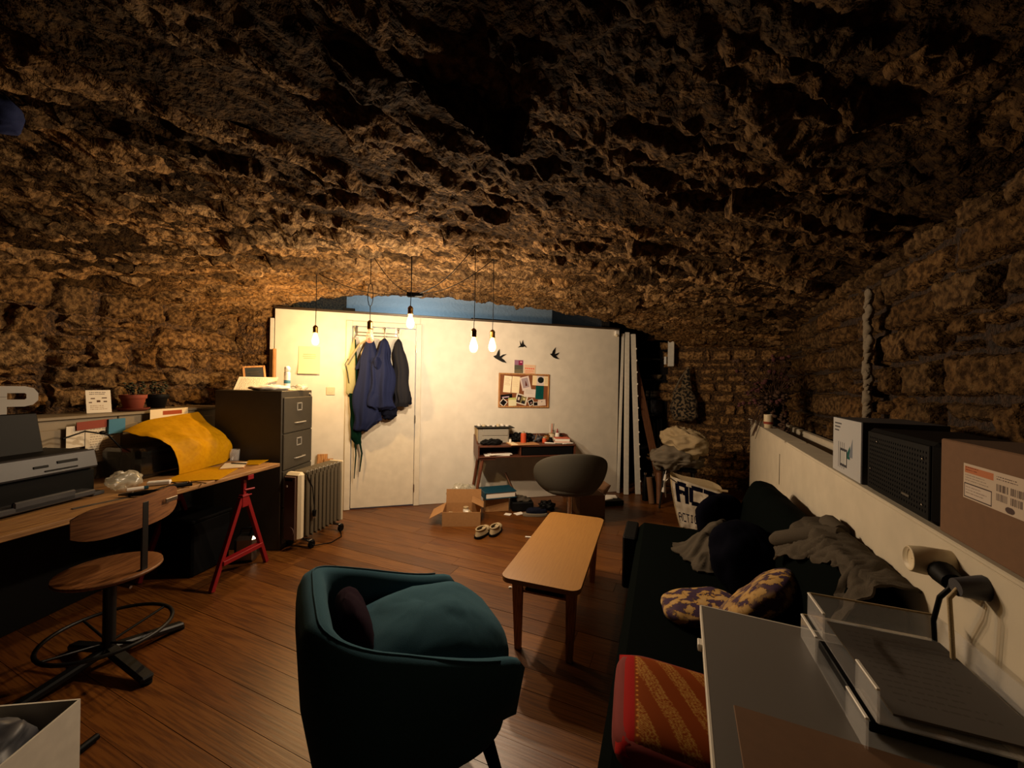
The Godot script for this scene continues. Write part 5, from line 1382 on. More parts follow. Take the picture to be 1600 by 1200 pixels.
	single("white_strip", G.new().box(Vector3(0, 0.006, 0), Vector3(0.17, 0.01, 0.014), 0.002), mats.white_plastic, "short white strip on the floorboards by the coffee table", "strip", T(Vector3(0.23, 0, -3.50), -6))
	# open carton with jars, bag, slippers
	o = thing("open_carton", "open cardboard box with flaps spread, holding small white jars", "box", T(Vector3(-0.48, 0.0, -3.9), 3))
	part(o, "front", G.new().box(Vector3(0, 0.07, 0.15), Vector3(0.37, 0.14, 0.005)), mats.card)
	part(o, "rear", G.new().box(Vector3(0, 0.07, -0.15), Vector3(0.37, 0.14, 0.005)), mats.card)
	part(o, "left_side", G.new().box(Vector3(-0.185, 0.07, 0), Vector3(0.005, 0.14, 0.3)), mats.card)
	part(o, "right_side", G.new().box(Vector3(0.185, 0.07, 0), Vector3(0.005, 0.14, 0.3)), mats.card)
	part(o, "bottom", G.new().box(Vector3(0, 0.004, 0), Vector3(0.36, 0.005, 0.29)), mats.card)
	part(o, "flap", G.new().at(T(Vector3(0, 0.14, -0.15), 0, -8)).box(Vector3(0, 0.07, 0), Vector3(0.365, 0.14, 0.004)), mats.card)
	part(o, "flap", G.new().at(T(Vector3(-0.187, 0.14, 0), 0, 0, 28)).box(Vector3(-0.07, 0, 0), Vector3(0.14, 0.004, 0.29)), mats.card)
	part(o, "flap", G.new().at(T(Vector3(0.185, 0.14, 0), 0, 0, -25)).box(Vector3(-0.05, 0.03, -0.03), Vector3(0.13, 0.004, 0.2)), mats.card)
	var jl := ["round white jar on the left in the open carton", "white jar lying across the open carton", "wide white jar on the right in the open carton", "small white jar at the back of the open carton"]
	var jp := [[-0.12, 0.03, 0, 0.034, 0.07], [-0.03, 0.04, 1, 0.022, 0.11], [0.06, 0.05, 0, 0.04, 0.08], [0.03, -0.06, 0, 0.03, 0.1]]
	for k in 4:
		var q: Array = jp[k]
		var tt := T(Vector3(-0.48, 0.0, -3.9), 3) * T(Vector3(q[0], 0.0075 + (0.045 if q[2] else 0.0), q[1]), 0, 0, -62 if q[2] else 0)
		var j := thing("white_jar", jl[k], "jar", tt, "white jars in the open carton")
		part(j, "body", G.new().lathe([Vector2(0.001, 0), Vector2(q[3], 0), Vector2(q[3], q[4] * 0.85), Vector2(q[3] * 0.8, q[4]), Vector2(0.001, q[4])], 18), mats.white_plastic)
		part(j, "lid", G.new().cyl(Vector3(0, q[4], 0), Vector3(0, q[4] + 0.018, 0), q[3] * 0.9), mats.linen)
	single("clear_bag", G.new().blob(Vector3(0, 0.15, 0), Vector3(0.17, 0.15, 0.11), 1, 0.9, n1, 0.06, 9.0, 44, 28), mats.clear_bag, "clear plastic bag of packing behind the open carton", "plastic bag", T(Vector3(-0.52, 0, -4.22)))
	single("bag_filling", G.new().blob(Vector3(0, 0.12, 0), Vector3(0.14, 0.1, 0.08), 1, 0.9, n1, 0.07, 16.0, 44, 28), mats.linen_grey, "rumpled pale packing inside the clear bag", "packing", T(Vector3(-0.52, 0.02, -4.22)))
	for s in 2:
		o = thing("slipper", ["pale worn canvas shoe, nearer the open carton", "pale worn canvas shoe on the right of the pair"][s], "shoe", T([Vector3(-0.25, 0, -3.545), Vector3(-0.13, 0, -3.605)][s], [-25.0, -18.0][s]), "pair of pale shoes")
		part(o, "sole", G.new().blob(Vector3(0, 0.012, 0), Vector3(0.048, 0.014, 0.115), 0.3, 0.8), mats.dark_plastic)
		var up := func(u, v):
			var a: float = u * TAU
			var h: float = v
			var k2: float = lerpf(1.0, 0.72, h) - 0.1 * sin(PI * h) * 0.0
			return Vector3(cos(a) * 0.046 * k2, 0.018 + h * (0.055 - 0.012 * cos(a - PI / 2) * 0.0), -sin(a) * 0.112 * lerpf(1.0, 0.62, h) + h * 0.028)
		part(o, "upper", G.new().surf(up, 33, 8, true, false, false), mats.linen)
		part(o, "rim", G.new().tube(range(25).map(func(i): return Vector3(cos(TAU * i / 24.0) * 0.034, 0.074, -sin(TAU * i / 24.0) * 0.069 + 0.028)), 0.006, 6, false), mats.linen)
		part(o, "toe_cap", G.new().blob(Vector3(0, 0.042, -0.06), Vector3(0.042, 0.032, 0.045), 1, 1), mats.linen)
		part(o, "insole", G.new().blob(Vector3(0, 0.045, 0.028), Vector3(0.034, 0.006, 0.068), 1, 1, null, 0, 1, 20, 8), mats.linen_grey)
	# tall white boards leaning at the partition's end
	var bl := ["tall white board leaning at the partition's right end, nearest the wall", "tall white slotted board leaning in the middle by the alcove", "thin tall white slat at the partition's very end"]
	var bp := [[Vector3(1.495, 0.002, -4.95), Vector3(1.535, 2.12, -5.16), 0.06], [Vector3(1.655, 0.002, -4.97), Vector3(1.62, 2.10, -5.18), 0.065], [Vector3(1.41, 0.002, -5.02), Vector3(1.475, 2.1, -5.15), 0.035]]
	for k in 3:
		var q: Array = bp[k]
		o = thing("white_board", bl[k], "board", Transform3D(), "white boards leaning by the alcove")
		part(o, "board", G.new().bar(q[0], q[1], q[2], 0.03, Vector3(0, 0, 1), 0.003), mats.white_board)
		if k == 1:
			var sg := G.new()
			for i in 12: sg.box((q[0] as Vector3).lerp(q[1], 0.08 + i * 0.075) + Vector3(0.034, 0, 0.018), Vector3(0.012, 0.02, 0.01), 0.002)
			part(o, "shelf_peg", sg, mats.white_plastic)
	single("brown_plank", G.new().bar(Vector3(1.98, 0.002, -5.0), Vector3(1.62, 1.95, -5.28), 0.09, 0.025, Vector3(0, 0, 1)), mats.brown_plank, "brown wooden plank leaning across the dark alcove", "plank")
	# shelves inside the alcove with a few things on them
	var A := T(WALL_AT, WALL_TURN)
	o = thing("alcove_shelves", "dark shelving deep inside the alcove", "shelves", A * T(Vector3(4.05, 0, -0.45)))
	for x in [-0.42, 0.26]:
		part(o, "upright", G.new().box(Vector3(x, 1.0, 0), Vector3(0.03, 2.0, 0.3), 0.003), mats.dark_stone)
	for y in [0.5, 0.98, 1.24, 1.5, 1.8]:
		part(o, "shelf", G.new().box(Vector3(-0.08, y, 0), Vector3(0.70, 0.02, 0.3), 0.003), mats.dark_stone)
	var S := A * T(Vector3(4.05, 0, -0.45))
	single("folded_cloth", G.new().blob(Vector3(0, 0.11, 0), Vector3(0.11, 0.11, 0.12), 0.6, 0.6, n1, 0.03, 8.0), mats.grey_plastic, "blue-grey folded cloth on a shelf in the alcove", "cloth", S * T(Vector3(0.13, 0.992, 0.02)))
	single("paper_stack", G.new().box(Vector3(0, 0.02, 0), Vector3(0.2, 0.04, 0.2), 0.004).box(Vector3(0.01, 0.065, 0), Vector3(0.19, 0.035, 0.19), 0.004), mats.linen_grey, "stack of pale folders on a shelf in the alcove", "folders", S * T(Vector3(0.14, 1.252, 0.02)))
	single("alcove_bowl", G.new().lathe([Vector2(0.001, 0), Vector2(0.05, 0), Vector2(0.085, 0.06), Vector2(0.08, 0.06), Vector2(0.045, 0.008), Vector2(0.001, 0.008)], 22), mats.linen, "pale bowl on an upper shelf in the alcove", "bowl", S * T(Vector3(0.15, 1.512, 0.05)))
	# on the end wall
	var E := T(Vector3(3.38, 0, -5.0), -25.4)
	single("white_duct", G.new().box(Vector3(0, 0, 0), Vector3(0.085, 0.42, 0.05), 0.006), mats.white_board, "short white duct on the stones beside the dark alcove", "duct", E * T(Vector3(-1.215, 1.9, 0.06)))
	single("white_tube", G.new().cyl(Vector3(0, -0.05, 0), Vector3(0, 0.06, 0), 0.018), mats.white_plastic, "small white tube beside the lower end of the duct", "tube", E * T(Vector3(-1.29, 1.77, 0.05)))
	o = thing("tote_bag", "black and cream patterned tote bag hanging on the stone wall", "bag", E * T(Vector3(-1.04, 1.27, 0.05)))
	var pat := noise_tex("tote", 71, 0.06, 2, [[0.0, 0.46, 0.5, 1.0], [Color(0.05, 0.05, 0.055), Color(0.07, 0.065, 0.065), Color(0.5, 0.45, 0.38), Color(0.55, 0.5, 0.42)]], FastNoiseLite.TYPE_SIMPLEX, 256, 10.0)
	tri(sm("tote_cloth", Color(0.85, 0.8, 0.72), 0.95), Vector3.ONE * 1.2, pat)
	part(o, "bag_body", garment([[0.12, 0.0, 0.08, 0.06], [0.06, -0.01, 0.13, 0.10], [-0.12, 0.01, 0.175, 0.16], [-0.27, 0.015, 0.17, 0.17], [-0.33, 0.01, 0.13, 0.13], [-0.345, 0.01, 0.05, 0.05]], 0.6, 36, 2.2), mats.tote_cloth)
	part(o, "strap", garment([[0.42, 0.045, 0.012, 0.02], [0.38, 0.045, 0.03, 0.04], [0.25, 0.03, 0.05, 0.05], [0.1, 0.03, 0.075, 0.05]], 0.3, 20, 3.0), mats.tote_cloth)
	part(o, "strap", G.new().tube([Vector3(0.03, 0.38, 0.03), Vector3(-0.06, 0.22, 0.03), Vector3(-0.13, 0.05, 0.04)], [0.008, 0.012, 0.012], 6), mats.linen_grey)

# ------------------------------------------------------------------ armchair and coffee table
func place_armchair():
	var A := T(Vector3(-0.317, 0, -1.388), 120)
	var o := thing("armchair", "deep teal velvet tub armchair with dark legs, seen from behind", "armchair", A)
	var rim := func(s: float) -> float: return 0.72 - 0.20 * smoothstep(0.3, 1.0, s)
	var path := func(s: float, sg: float, k: float) -> Vector3:
		var p: Vector2
		if s < 0.3: p = Vector2(s / 0.3 * 0.15, -0.345 + 0.01 * s)
		elif s < 0.62:
			var t := (s - 0.3) / 0.32
			var q0 := Vector2(0.15, -0.342); var q1 := Vector2(0.272, -0.34); var q2 := Vector2(0.282, -0.14)
			p = q0 * (1 - t) * (1 - t) + q1 * 2 * t * (1 - t) + q2 * t * t
		else: p = Vector2(0.282, -0.14).lerp(Vector2(0.325, 0.27), (s - 0.62) / 0.38)
		return Vector3(sg * p.x * k, 0, p.y * lerpf(k, 1.0, 0.3))
	var nv := 13
	var f := func(u, v):
		var w: float = u * 2.0 - 1.0
		var s := absf(w)
		var sg := signf(w) if w != 0.0 else 1.0
		var top: float = rim.call(s)
		var yb: float = 0.19 + 0.12 * smoothstep(0.62, 1.0, s)
		var e := 1.0
		if s > 0.92: e = sqrt(maxf(0.0, 1.0 - pow((s - 0.92) / 0.08, 2.0)))
		var prof := [[-0.045, 0.34], [-0.045, 0.45], [-0.045, top - 0.09], [-0.043, top - 0.05], [-0.034, top - 0.018], [-0.016, top], [0.008, top + 0.003], [0.032, top - 0.012], [0.046, top - 0.045], [0.05, top - 0.09], [0.055, lerpf(yb, top, 0.55)], [0.042, yb + 0.07], [0.0, yb]]
		var q: Array = prof[int(round(v * (nv - 1)))]
		var y: float = lerpf(0.33, q[1], lerpf(0.75, 1.0, e)) if q[1] > 0.33 else q[1]
		var k := 0.80 + 0.2 * clampf((y - 0.19) / 0.42, 0.0, 1.0)
		var p: Vector3 = path.call(s, sg, k)
		var p2: Vector3 = path.call(minf(s + 0.02, 1.0), sg, k)
		var p1: Vector3 = path.call(maxf(s - 0.02, 0.0), sg, k)
		var d := (p2 - p1)
		if s < 0.02: d = Vector3(sg, 0, 0)
		var n := Vector3(-d.z, 0, d.x).normalized() * -1.0
		n = Vector3(d.z, 0, -d.x).normalized() * sg
		return Vector3(p.x, y, p.z) + n * q[0] * e
	part(o, "tub_shell", G.new().surf(f, 73, nv, false, false, true), mats.teal_velvet)
	part(o, "base", G.new().blob(Vector3(0, 0.295, -0.02), Vector3(0.29, 0.12, 0.295), 0.6, 0.6, null, 0, 1, 48, 20), mats.teal_velvet)
	part(o, "seat_cushion", G.new().blob(Vector3(0, 0.455, 0.02), Vector3(0.268, 0.15, 0.275), 0.95, 0.6, n2, 0.012, 5.0, 56, 28), mats.teal_velvet)
	var line := []
	for k in 49:
		var w := -0.9 + 1.8 * k / 48.0
		var p: Vector3 = path.call(absf(w), signf(w) if w != 0.0 else 1.0, 1.0)
		line.append(Vector3(p.x, rim.call(absf(w)) + 0.004, p.z))
	part(o, "seam", G.new().tube(line, 0.003, 6), mats.teal_velvet)
	for sx in [-1, 1]:
		for sz in [-1, 1]:
			part(o, "leg", G.new().tube([Vector3(sx * 0.2, 0.24, sz * 0.17 - 0.01), Vector3(sx * 0.29, 0.0, sz * 0.24 - 0.02)], [0.026, 0.013], 12), mats.black_plastic)
	single("purple_pillow", G.new().at(T(Vector3(), 0, -20)).blob(Vector3(0, 0, 0), Vector3(0.15, 0.10, 0.045), 0.8, 0.7, n2, 0.01, 8.0, 36, 20), mats.purple_cloth, "small purple pillow tucked behind the teal armchair's seat cushion", "pillow", A * T(Vector3(0.03, 0.575, -0.215)))

func round_rect(w: float, h: float, r: float) -> Array:
	var p := []
	for c in [[1, 1, 0], [-1, 1, 90], [-1, -1, 180], [1, -1, 270]]:
		for k in 7:
			var a := deg_to_rad(c[2] + 15.0 * k)
			p.append(Vector2(c[0] * (w / 2 - r) + cos(a) * r, c[1] * (h / 2 - r) + sin(a) * r))
	return p

func place_coffee_table():
	var F := T(Vector3(0.326, 0, -2.388), -19.6)
	var o := thing("coffee_table", "light oak coffee table with rounded corners in the middle of the room", "table", F)
	part(o, "table_top", G.new().at(T(Vector3(0, 0.41, 0), 0, -90)).ext(round_rect(0.405, 1.08, 0.05), -0.012, 0.012), mats.oak)
	for sx in [-1, 1]:
		for sz in [-1, 1]:
			var g := G.new()
			g.at(T(Vector3(sx * 0.145, 0, sz * 0.42))).ext([Vector2(-0.016 - 0.008 * sx, 0), Vector2(0.016 - 0.008 * sx, 0), Vector2(0.03, 0.398), Vector2(-0.03, 0.398)], -0.013, 0.013)
			part(o, "leg", g, mats.oak_leg)
	part(o, "apron", G.new().box(Vector3(0.172, 0.375, 0), Vector3(0.016, 0.045, 0.82), 0.003).box(Vector3(-0.172, 0.375, 0), Vector3(0.016, 0.045, 0.82), 0.003), mats.oak_leg)
	part(o, "shelf", G.new().box(Vector3(0, 0.30, 0), Vector3(0.25, 0.014, 0.82), 0.003), mats.oak_leg)
	for y in [0.35, 0.31]:
		part(o, "knob", G.new().blob(Vector3(-0.185, y, 0.42), Vector3(0.012, 0.008, 0.008), 1, 1, null, 0, 1, 12, 8), mats.white_plastic)
	var r := RandomNumberGenerator.new()
	r.seed = 44
	var cols := [mats.coat_navy, mats.paper, mats.grey_plastic, mats.dark_plastic, mats.linen_grey]
	for k in 8:
		single("magazine", G.new().box(Vector3(0, 0.005, 0), Vector3(0.2, 0.009, 0.27), 0.001), cols[k % 5], ["lowest", "second lowest", "third from the bottom", "fourth from the bottom", "fourth from the top", "third from the top", "second from the top", "topmost"][k] + " magazine of the stack under the coffee table", "magazine", F * T(Vector3(r.randf_range(-0.008, 0.008), 0.3075 + k * 0.0102, 0.27 + r.randf_range(-0.01, 0.01)), r.randf_range(-4, 4)), "magazines under the coffee table")

# ------------------------------------------------------------------ sofa and what lies on it
func place_sofa():
	var S := T(Vector3(0.95, 0, -2.81), -21.5)
	var o := thing("sofa", "low dark green sofa bed along the white ledge", "sofa", S)
	part(o, "seat_mattress", G.new().box(Vector3(0.36, 0.31, 1.05), Vector3(0.72, 0.22, 2.1), 0.035), mats.sofa_cloth)
	part(o, "seat_base", G.new().box(Vector3(0.38, 0.1, 1.05), Vector3(0.68, 0.2, 2.04), 0.01), mats.sofa_cloth)
	part(o, "end_pad", G.new().box(Vector3(-0.045, 0.24, 0.17), Vector3(0.085, 0.34, 0.33), 0.01), mats.dark_plastic)
	var bk := func(u, v):
		var a: float = v * TAU
		var e: float = minf(1.0, pow(sin(PI * u), 0.5) * 2.2)
		var hx: float = G.sp(cos(a), 0.6) * 0.085 * (0.55 + 0.45 * e)
		var hy: float = G.sp(sin(a), 0.6) * 0.25 * (0.8 + 0.2 * e)
		var tilt := 0.30
		return Vector3(0.685 + hx * cos(tilt) + hy * sin(tilt), 0.575 + hy * cos(tilt) - hx * sin(tilt) + 0.01 * n1.get_noise_2d(u * 6.0, v * 3.0), 0.03 + u * 1.58)
	part(o, "backrest", G.new().surf(bk, 48, 33, false, true, true), mats.sofa_cloth)
	part(o, "backrest_end", G.new().at(T(Vector3(0.685, 0.575, 0.03), 0, 0, -17)).blob(Vector3(), Vector3(0.047, 0.2, 0.012), 0.6, 0.8).at(T(Vector3(0.685, 0.575, 1.61), 0, 0, -17)).blob(Vector3(), Vector3(0.047, 0.2, 0.012), 0.6, 0.8), mats.sofa_cloth)
	# cushions and clothes
	single("navy_cushion", G.new().at(T(Vector3(), 30, 0, 24)).blob(Vector3(), Vector3(0.16, 0.16, 0.08), 0.8, 0.75, n2, 0.02, 5.0, 40, 24), mats.navy_cloth, "dark navy cushion at the far end of the sofa beside the printed bag", "cushion", S * T(Vector3(0.50, 0.545, 0.16)))
	single("navy_blanket", G.new().at(T(Vector3(), 0, 0, 20)).blob(Vector3(), Vector3(0.15, 0.19, 0.2), 0.9, 0.85, n2, 0.03, 5.0, 44, 26), mats.navy_cloth, "dark navy bundle against the sofa back, right of the grey sweater", "blanket", S * T(Vector3(0.53, 0.555, 0.80)))
	var sw := func(u, v):
		var p := Vector2(u - 0.5, v - 0.5)
		var h: float = 0.14 * exp(-pow(p.x * 2.6, 2.0) - pow(p.y * 2.2, 2.0)) + 0.05 * maxf(0.0, 1.0 - absf(p.x * 3.0 + p.y * 2.0))
		h += 0.05 * n3.get_noise_2d(u * 2.5, v * 2.5) + 0.03 * (0.3 - absf(n3.get_noise_2d(u * 3.0 + 7.0, v * 3.0)))
		var e: float = minf(minf(u, 1.0 - u), minf(v, 1.0 - v))
		h = maxf(h, 0.008) * smoothstep(0.0, 0.18, e) + 0.008
		var rr: float = 1.0 + 0.2 * n2.get_noise_2d(atan2(p.y, p.x) * 1.5, 3.0)
		return Vector3(p.x * 0.44 * rr, h, p.y * 0.40 * rr)
	single("grey_sweater", G.new().shell(func(u, v): return sw.call(v, u), 44, 44, 0.006), mats.grey_cloth, "crumpled grey sweater on the sofa seat", "sweater", S * T(Vector3(0.46, 0.424, 0.47), 20))
	var wax := noise_tex("wax", 81, 0.028, 3, [[0.0, 0.41, 0.44, 0.47, 0.5, 1.0], [Color(0.22, 0.08, 0.3), Color(0.26, 0.1, 0.34), Color(0.06, 0.03, 0.05), Color(0.75, 0.55, 0.18), Color(0.85, 0.72, 0.42), Color(0.9, 0.8, 0.58)]], FastNoiseLite.TYPE_SIMPLEX_SMOOTH, 256, 20.0)
	tri(sm("wax_print", Color(0.75, 0.7, 0.66), 0.9), Vector3.ONE * 2.2, wax)
	single("print_cushion", G.new().at(T(Vector3(), -25, 0, 48)).blob(Vector3(), Vector3(0.19, 0.06, 0.17), 0.8, 0.7, n2, 0.012, 6.0, 40, 20), mats.wax_print, "purple and yellow wax-print cushion leaning on the sofa back", "cushion", S * T(Vector3(0.50, 0.535, 1.16)))
	single("print_cushion", G.new().at(T(Vector3(), 10, 0, 8)).blob(Vector3(), Vector3(0.16, 0.04, 0.13), 0.8, 0.7, n2, 0.012, 6.0, 40, 20), mats.wax_print, "yellow wax-print cushion lying flat before the near table's far edge", "cushion", S * T(Vector3(0.31, 0.46, 1.13)))
	# grey jacket hung over the back
	var dr := func(u, v):
		var z: float = 0.98 + u * 0.61
		var d: float = lerpf(-0.06, 0.15 + 0.06 * sin(u * 6.0 + 1.0) + 0.04 * n3.get_noise_1d(u * 5.0), v)
		var p: Vector3
		if d < 0.0: p = Vector3(0.83 - d * 0.2, 0.828 + d, z)
		elif d < 0.05: p = Vector3(0.83 - d * 1.6, 0.832 + 0.01 * sin(d / 0.05 * PI), z)
		else: p = Vector3(0.735 - (d - 0.05) * 0.72, 0.838 - (d - 0.05) * 0.95, z)
		p += Vector3(-0.7, 0.7, 0) * (0.022 + 0.012 * n3.get_noise_2d(u * 2.5, v * 1.2) + 0.03 * (0.22 - absf(n3.get_noise_2d(u * 5.0 + v * 1.5, v * 2.5 + 5.0))))
		return p
	o = thing("grey_jacket", "grey jacket draped over the near end of the sofa back", "jacket", S)
	part(o, "body", G.new().shell(dr, 80, 26, 0.006), mats.grey_cloth)
	part(o, "sleeve", G.new().tube([Vector3(0.78, 0.85, 1.16), Vector3(0.73, 0.82, 1.10), Vector3(0.67, 0.78, 1.04), Vector3(0.62, 0.745, 0.99), Vector3(0.60, 0.735, 0.97)], [0.03, 0.042, 0.038, 0.036, 0.018], 12), mats.grey_cloth)
	part(o, "collar", G.new().tube([Vector3(0.82, 0.845, 0.94), Vector3(0.79, 0.85, 1.01), Vector3(0.80, 0.845, 1.1)], [0.02, 0.035, 0.03], 10), mats.grey_cloth)
	part(o, "care_tag", G.new().box(Vector3(0.83, 0.86, 1.42), Vector3(0.004, 0.03, 0.02)), mats.white_plastic)
	# orange cushion at the near end
	var om := page("orange_print", 128, 128, Color(0.46, 0.2, 0.03), func(im):
		var r := RandomNumberGenerator.new()
		r.seed = 6
		im.fill_rect(Rect2i(0, 0, 14, 128), Color(0.55, 0.08, 0.07))
		for b in 5:
			for y in 128:
				var x0 := int(-30 + b * 30 + y * 0.42)
				for x in range(maxi(16, x0), mini(128, x0 + 15)):
					if r.randf() < 0.8: im.set_pixel(x, y, Color(0.62, 0.47, 0.22) if (x * 7 + y * 5) % 11 > 3 else Color(0.5, 0.24, 0.1))
		for k in 24: im.fill_rect(Rect2i(15, k * 6, 2, 2), Color(0.75, 0.5, 0.2)))
	o = thing("orange_cushion", "orange cushion with pale woven bands at the sofa's near end", "cushion", S * T(Vector3(0.235, 0.475, 1.80), 4, 0, -5))
	part(o, "cushion_body", G.new().blob(Vector3(), Vector3(0.21, 0.05, 0.19), 0.55, 0.35, null, 0, 1, 48, 16), mats.cushion_side)
	part(o, "printed_face", G.new().surf(func(u, v):
		var x: float = u * 2.0 - 1.0
		var y: float = v * 2.0 - 1.0
		return Vector3(x * 0.2, 0.012 + 0.05 * pow((1.0 - pow(absf(x), 4.0)) * (1.0 - pow(absf(y), 4.0)), 0.5), y * 0.18), 25, 25, false, false, true), om)

# ------------------------------------------------------------------ far right corner
const FONT := {"A": [14, 17, 17, 31, 17, 17, 17], "C": [15, 16, 16, 16, 16, 16, 15], "T": [31, 4, 4, 4, 4, 4, 4], "I": [14, 4, 4, 4, 4, 4, 14], "O": [14, 17, 17, 17, 17, 17, 14], "N": [17, 25, 21, 21, 19, 17, 17]}
func letters(im: Image, word: String, x: int, y: int, sx: int, sy: int, c: Color, slant := 0, bold := 0):
	for ch in word:
		for r in 7:
			for k in 5:
				if FONT[ch][r] & (16 >> k): im.fill_rect(Rect2i(x + k * sx, y + r * sy + slant * (x + k * sx) / 40, sx + bold, sy + bold), c)
		x += 6 * sx

func place_corner():
	var o := thing("step_stool", "black stool with the heap of sheets on it", "stool", T(Vector3(1.97, 0, -4.52), -20))
	part(o, "seat", G.new().box(Vector3(0, 0.45, 0), Vector3(0.38, 0.03, 0.34), 0.008), mats.black_plastic)
	for sx in [-1, 1]:
		for sz in [-1, 1]:
			part(o, "leg", G.new().tube([Vector3(sx * 0.15, 0.44, sz * 0.13), Vector3(sx * 0.2, 0.0, sz * 0.18)], [0.014, 0.011], 8), mats.black_metal)
	part(o, "stretcher", G.new().cyl(Vector3(-0.18, 0.18, 0.16), Vector3(0.18, 0.18, 0.16), 0.008).cyl(Vector3(-0.18, 0.18, -0.16), Vector3(0.18, 0.18, -0.16), 0.008), mats.black_metal)
	var heap := func(c: Vector3, r: Vector3, sd: float, amp: float):
		return func(u, v):
			var a: float = u * TAU
			var b: float = PI * (v - 0.5)
			var d := Vector3(cos(b) * cos(a), sin(b), -cos(b) * sin(a))
			var p := c + d * r
			var k := 0.9 * n3.get_noise_3dv(p * 2.6 + Vector3(sd, 0, 0)) + 0.45 * (0.3 - absf(n3.get_noise_3dv(Vector3(p.x * 5.0, p.y * 9.0, p.z * 5.0) + Vector3(0, sd, 0)))) * 2.0
			return p + d * k * amp
	single("grey_sheet", G.new().surf(heap.call(Vector3(0, 0.0, 0), Vector3(0.31, 0.13, 0.25), 1.0, 0.11), 64, 36, true, false, false), mats.linen_grey, "grey dust sheet hanging over the edge of the black stool", "sheet", T(Vector3(1.93, 0.57, -4.50)))
	single("cream_sheet", G.new().surf(heap.call(Vector3(0, 0, 0), Vector3(0.20, 0.17, 0.19), 5.0, 0.13), 64, 40, true, false, false), mats.linen, "crumpled cream sheet heaped on top of the grey dust sheet", "sheet", T(Vector3(2.02, 0.78, -4.48)))
	# printed bag
	var bm := page("bag_print", 160, 160, Color(0.74, 0.7, 0.63), func(im):
		letters(im, "ACT", 10, 8, 8, 9, Color(0.02, 0.02, 0.10), 0, 6)
		letters(im, "ACTION", 4, 112, 3, 4, Color(0.04, 0.03, 0.12))
		im.fill_rect(Rect2i(110, 60, 50, 100), Color(0.66, 0.6, 0.5)))
	o = thing("shopping_bag", "big white shopping bag with dark blue lettering beside the sofa", "bag", T(Vector3(1.86, 0, -3.86), -24))
	part(o, "bag_body", G.new().surf(func(u, v):
		var a: float = u * TAU
		var w: float = lerpf(0.235, 0.14, pow(v, 1.6))
		var y: float = lerpf(0.46 - 0.05 * cos(a), 0.0, v)
		return Vector3(G.sp(cos(a), 0.45) * w, y, 0.0 + G.sp(sin(a), 0.45) * lerpf(0.13, 0.1, v) + 0.012 * n1.get_noise_3d(cos(a) * 3.0, v * 5.0, sin(a) * 3.0)), 57, 16, true, false, true), mats.linen)
	part(o, "bag_bottom", G.new().box(Vector3(0, 0.006, 0), Vector3(0.26, 0.01, 0.19)), mats.linen)
	part(o, "printed_front", G.new().surf(func(u, v):
		var w: float = lerpf(0.215, 0.125, pow(v, 1.6))
		var x: float = (u * 2.0 - 1.0)
		return Vector3(x * w, lerpf(0.455 - 0.05 * x, 0.01, v), lerpf(0.13, 0.1, v) + 0.014 - 0.012 * x * x + 0.02 * n1.get_noise_2d(u * 5.0, v * 5.0)), 20, 20, false, false, true), bm)
	part(o, "handle", G.new().tube([Vector3(-0.17, 0.45, 0.13), Vector3(-0.24, 0.5, 0.15), Vector3(-0.28, 0.44, 0.16), Vector3(-0.27, 0.3, 0.16)], 0.007, 6), mats.steel)
	part(o, "handle", G.new().box(Vector3(0.22, 0.415, 0.1), Vector3(0.12, 0.02, 0.01), 0.003), mats.linen)
	part(o, "seam_label", G.new().box(Vector3(0.12, 0.06, 0.135), Vector3(0.05, 0.09, 0.004)), mats.grey_cloth)
	# bottles, rolls and cords by the alcove
	for k in 3:
		var b := thing("dark_bottle", ["dark glass bottle nearest the white boards", "dark glass bottle in the middle by the stool", "dark glass bottle closest to the black stool"][k], "bottle", T(Vector3(1.66 + k * 0.08, 0, -4.72 + 0.05 * (k % 2))), "dark bottles beside the stool")
		part(b, "body", G.new().lathe([Vector2(0.001, 0), Vector2(0.036, 0), Vector2(0.037, 0.2), Vector2(0.016, 0.26), Vector2(0.014, 0.32), Vector2(0.001, 0.321)], 18), mats.black_plastic)
		part(b, "cap", G.new().cyl(Vector3(0, 0.315, 0), Vector3(0, 0.34, 0), 0.016), mats.chrome)
	for k in 2:
		single("cardboard_roll", G.new().tube([Vector3(0, 0, 0), Vector3(0.03 * k - 0.02, 0.30 + k * 0.06, -0.05)], 0.035, 14), [mats.card_dark, mats.brown_plank][k], ["brown cardboard roll standing left of the black stool", "taller brown roll standing against the stool leg"][k], "roll", T(Vector3(1.70 + k * 0.09, 0, -4.6)))
	o = thing("toggle_pull", "white plastic pull cords hanging below the grey dust sheet", "cord", T(Vector3(1.76, 0, -4.38)))
	part(o, "cord", G.new().tube([Vector3(0.02, 0.46, 0), Vector3(0.0, 0.38, 0), Vector3(-0.01, 0.24, 0)], 0.004, 6), mats.white_plastic)
	part(o, "toggle", G.new().tube([Vector3(0.01, 0.40, 0), Vector3(0.0, 0.33, 0)], [0.012, 0.018], 10), mats.white_plastic)
	part(o, "toggle", G.new().tube([Vector3(-0.01, 0.25, 0), Vector3(-0.015, 0.2, 0)], [0.012, 0.018], 10), mats.white_plastic)
	# pale run of old mortar down the right-hand stones
	var g := G.new()
	var r := RandomNumberGenerator.new()
	r.seed = 14
	for k in 34:
		var y := 1.22 + k * 0.022
		var u := 2.47 + 0.03 * n1.get_noise_1d(k * 0.12) + r.randf_range(-0.012, 0.012)
		g.at(T(Vector3(1.008, y, 0) + Vector3(0.429, 0, -0.903) * u + Vector3(-0.903, 0, -0.429) * r.randf_range(0.0, 0.012), -25.4, 0, 0)).blob(Vector3(), Vector3(0.016, 0.034, 0.03) * r.randf_range(0.6, 1.4), 1, 1, n1, 0.02, 24.0, 14, 10)
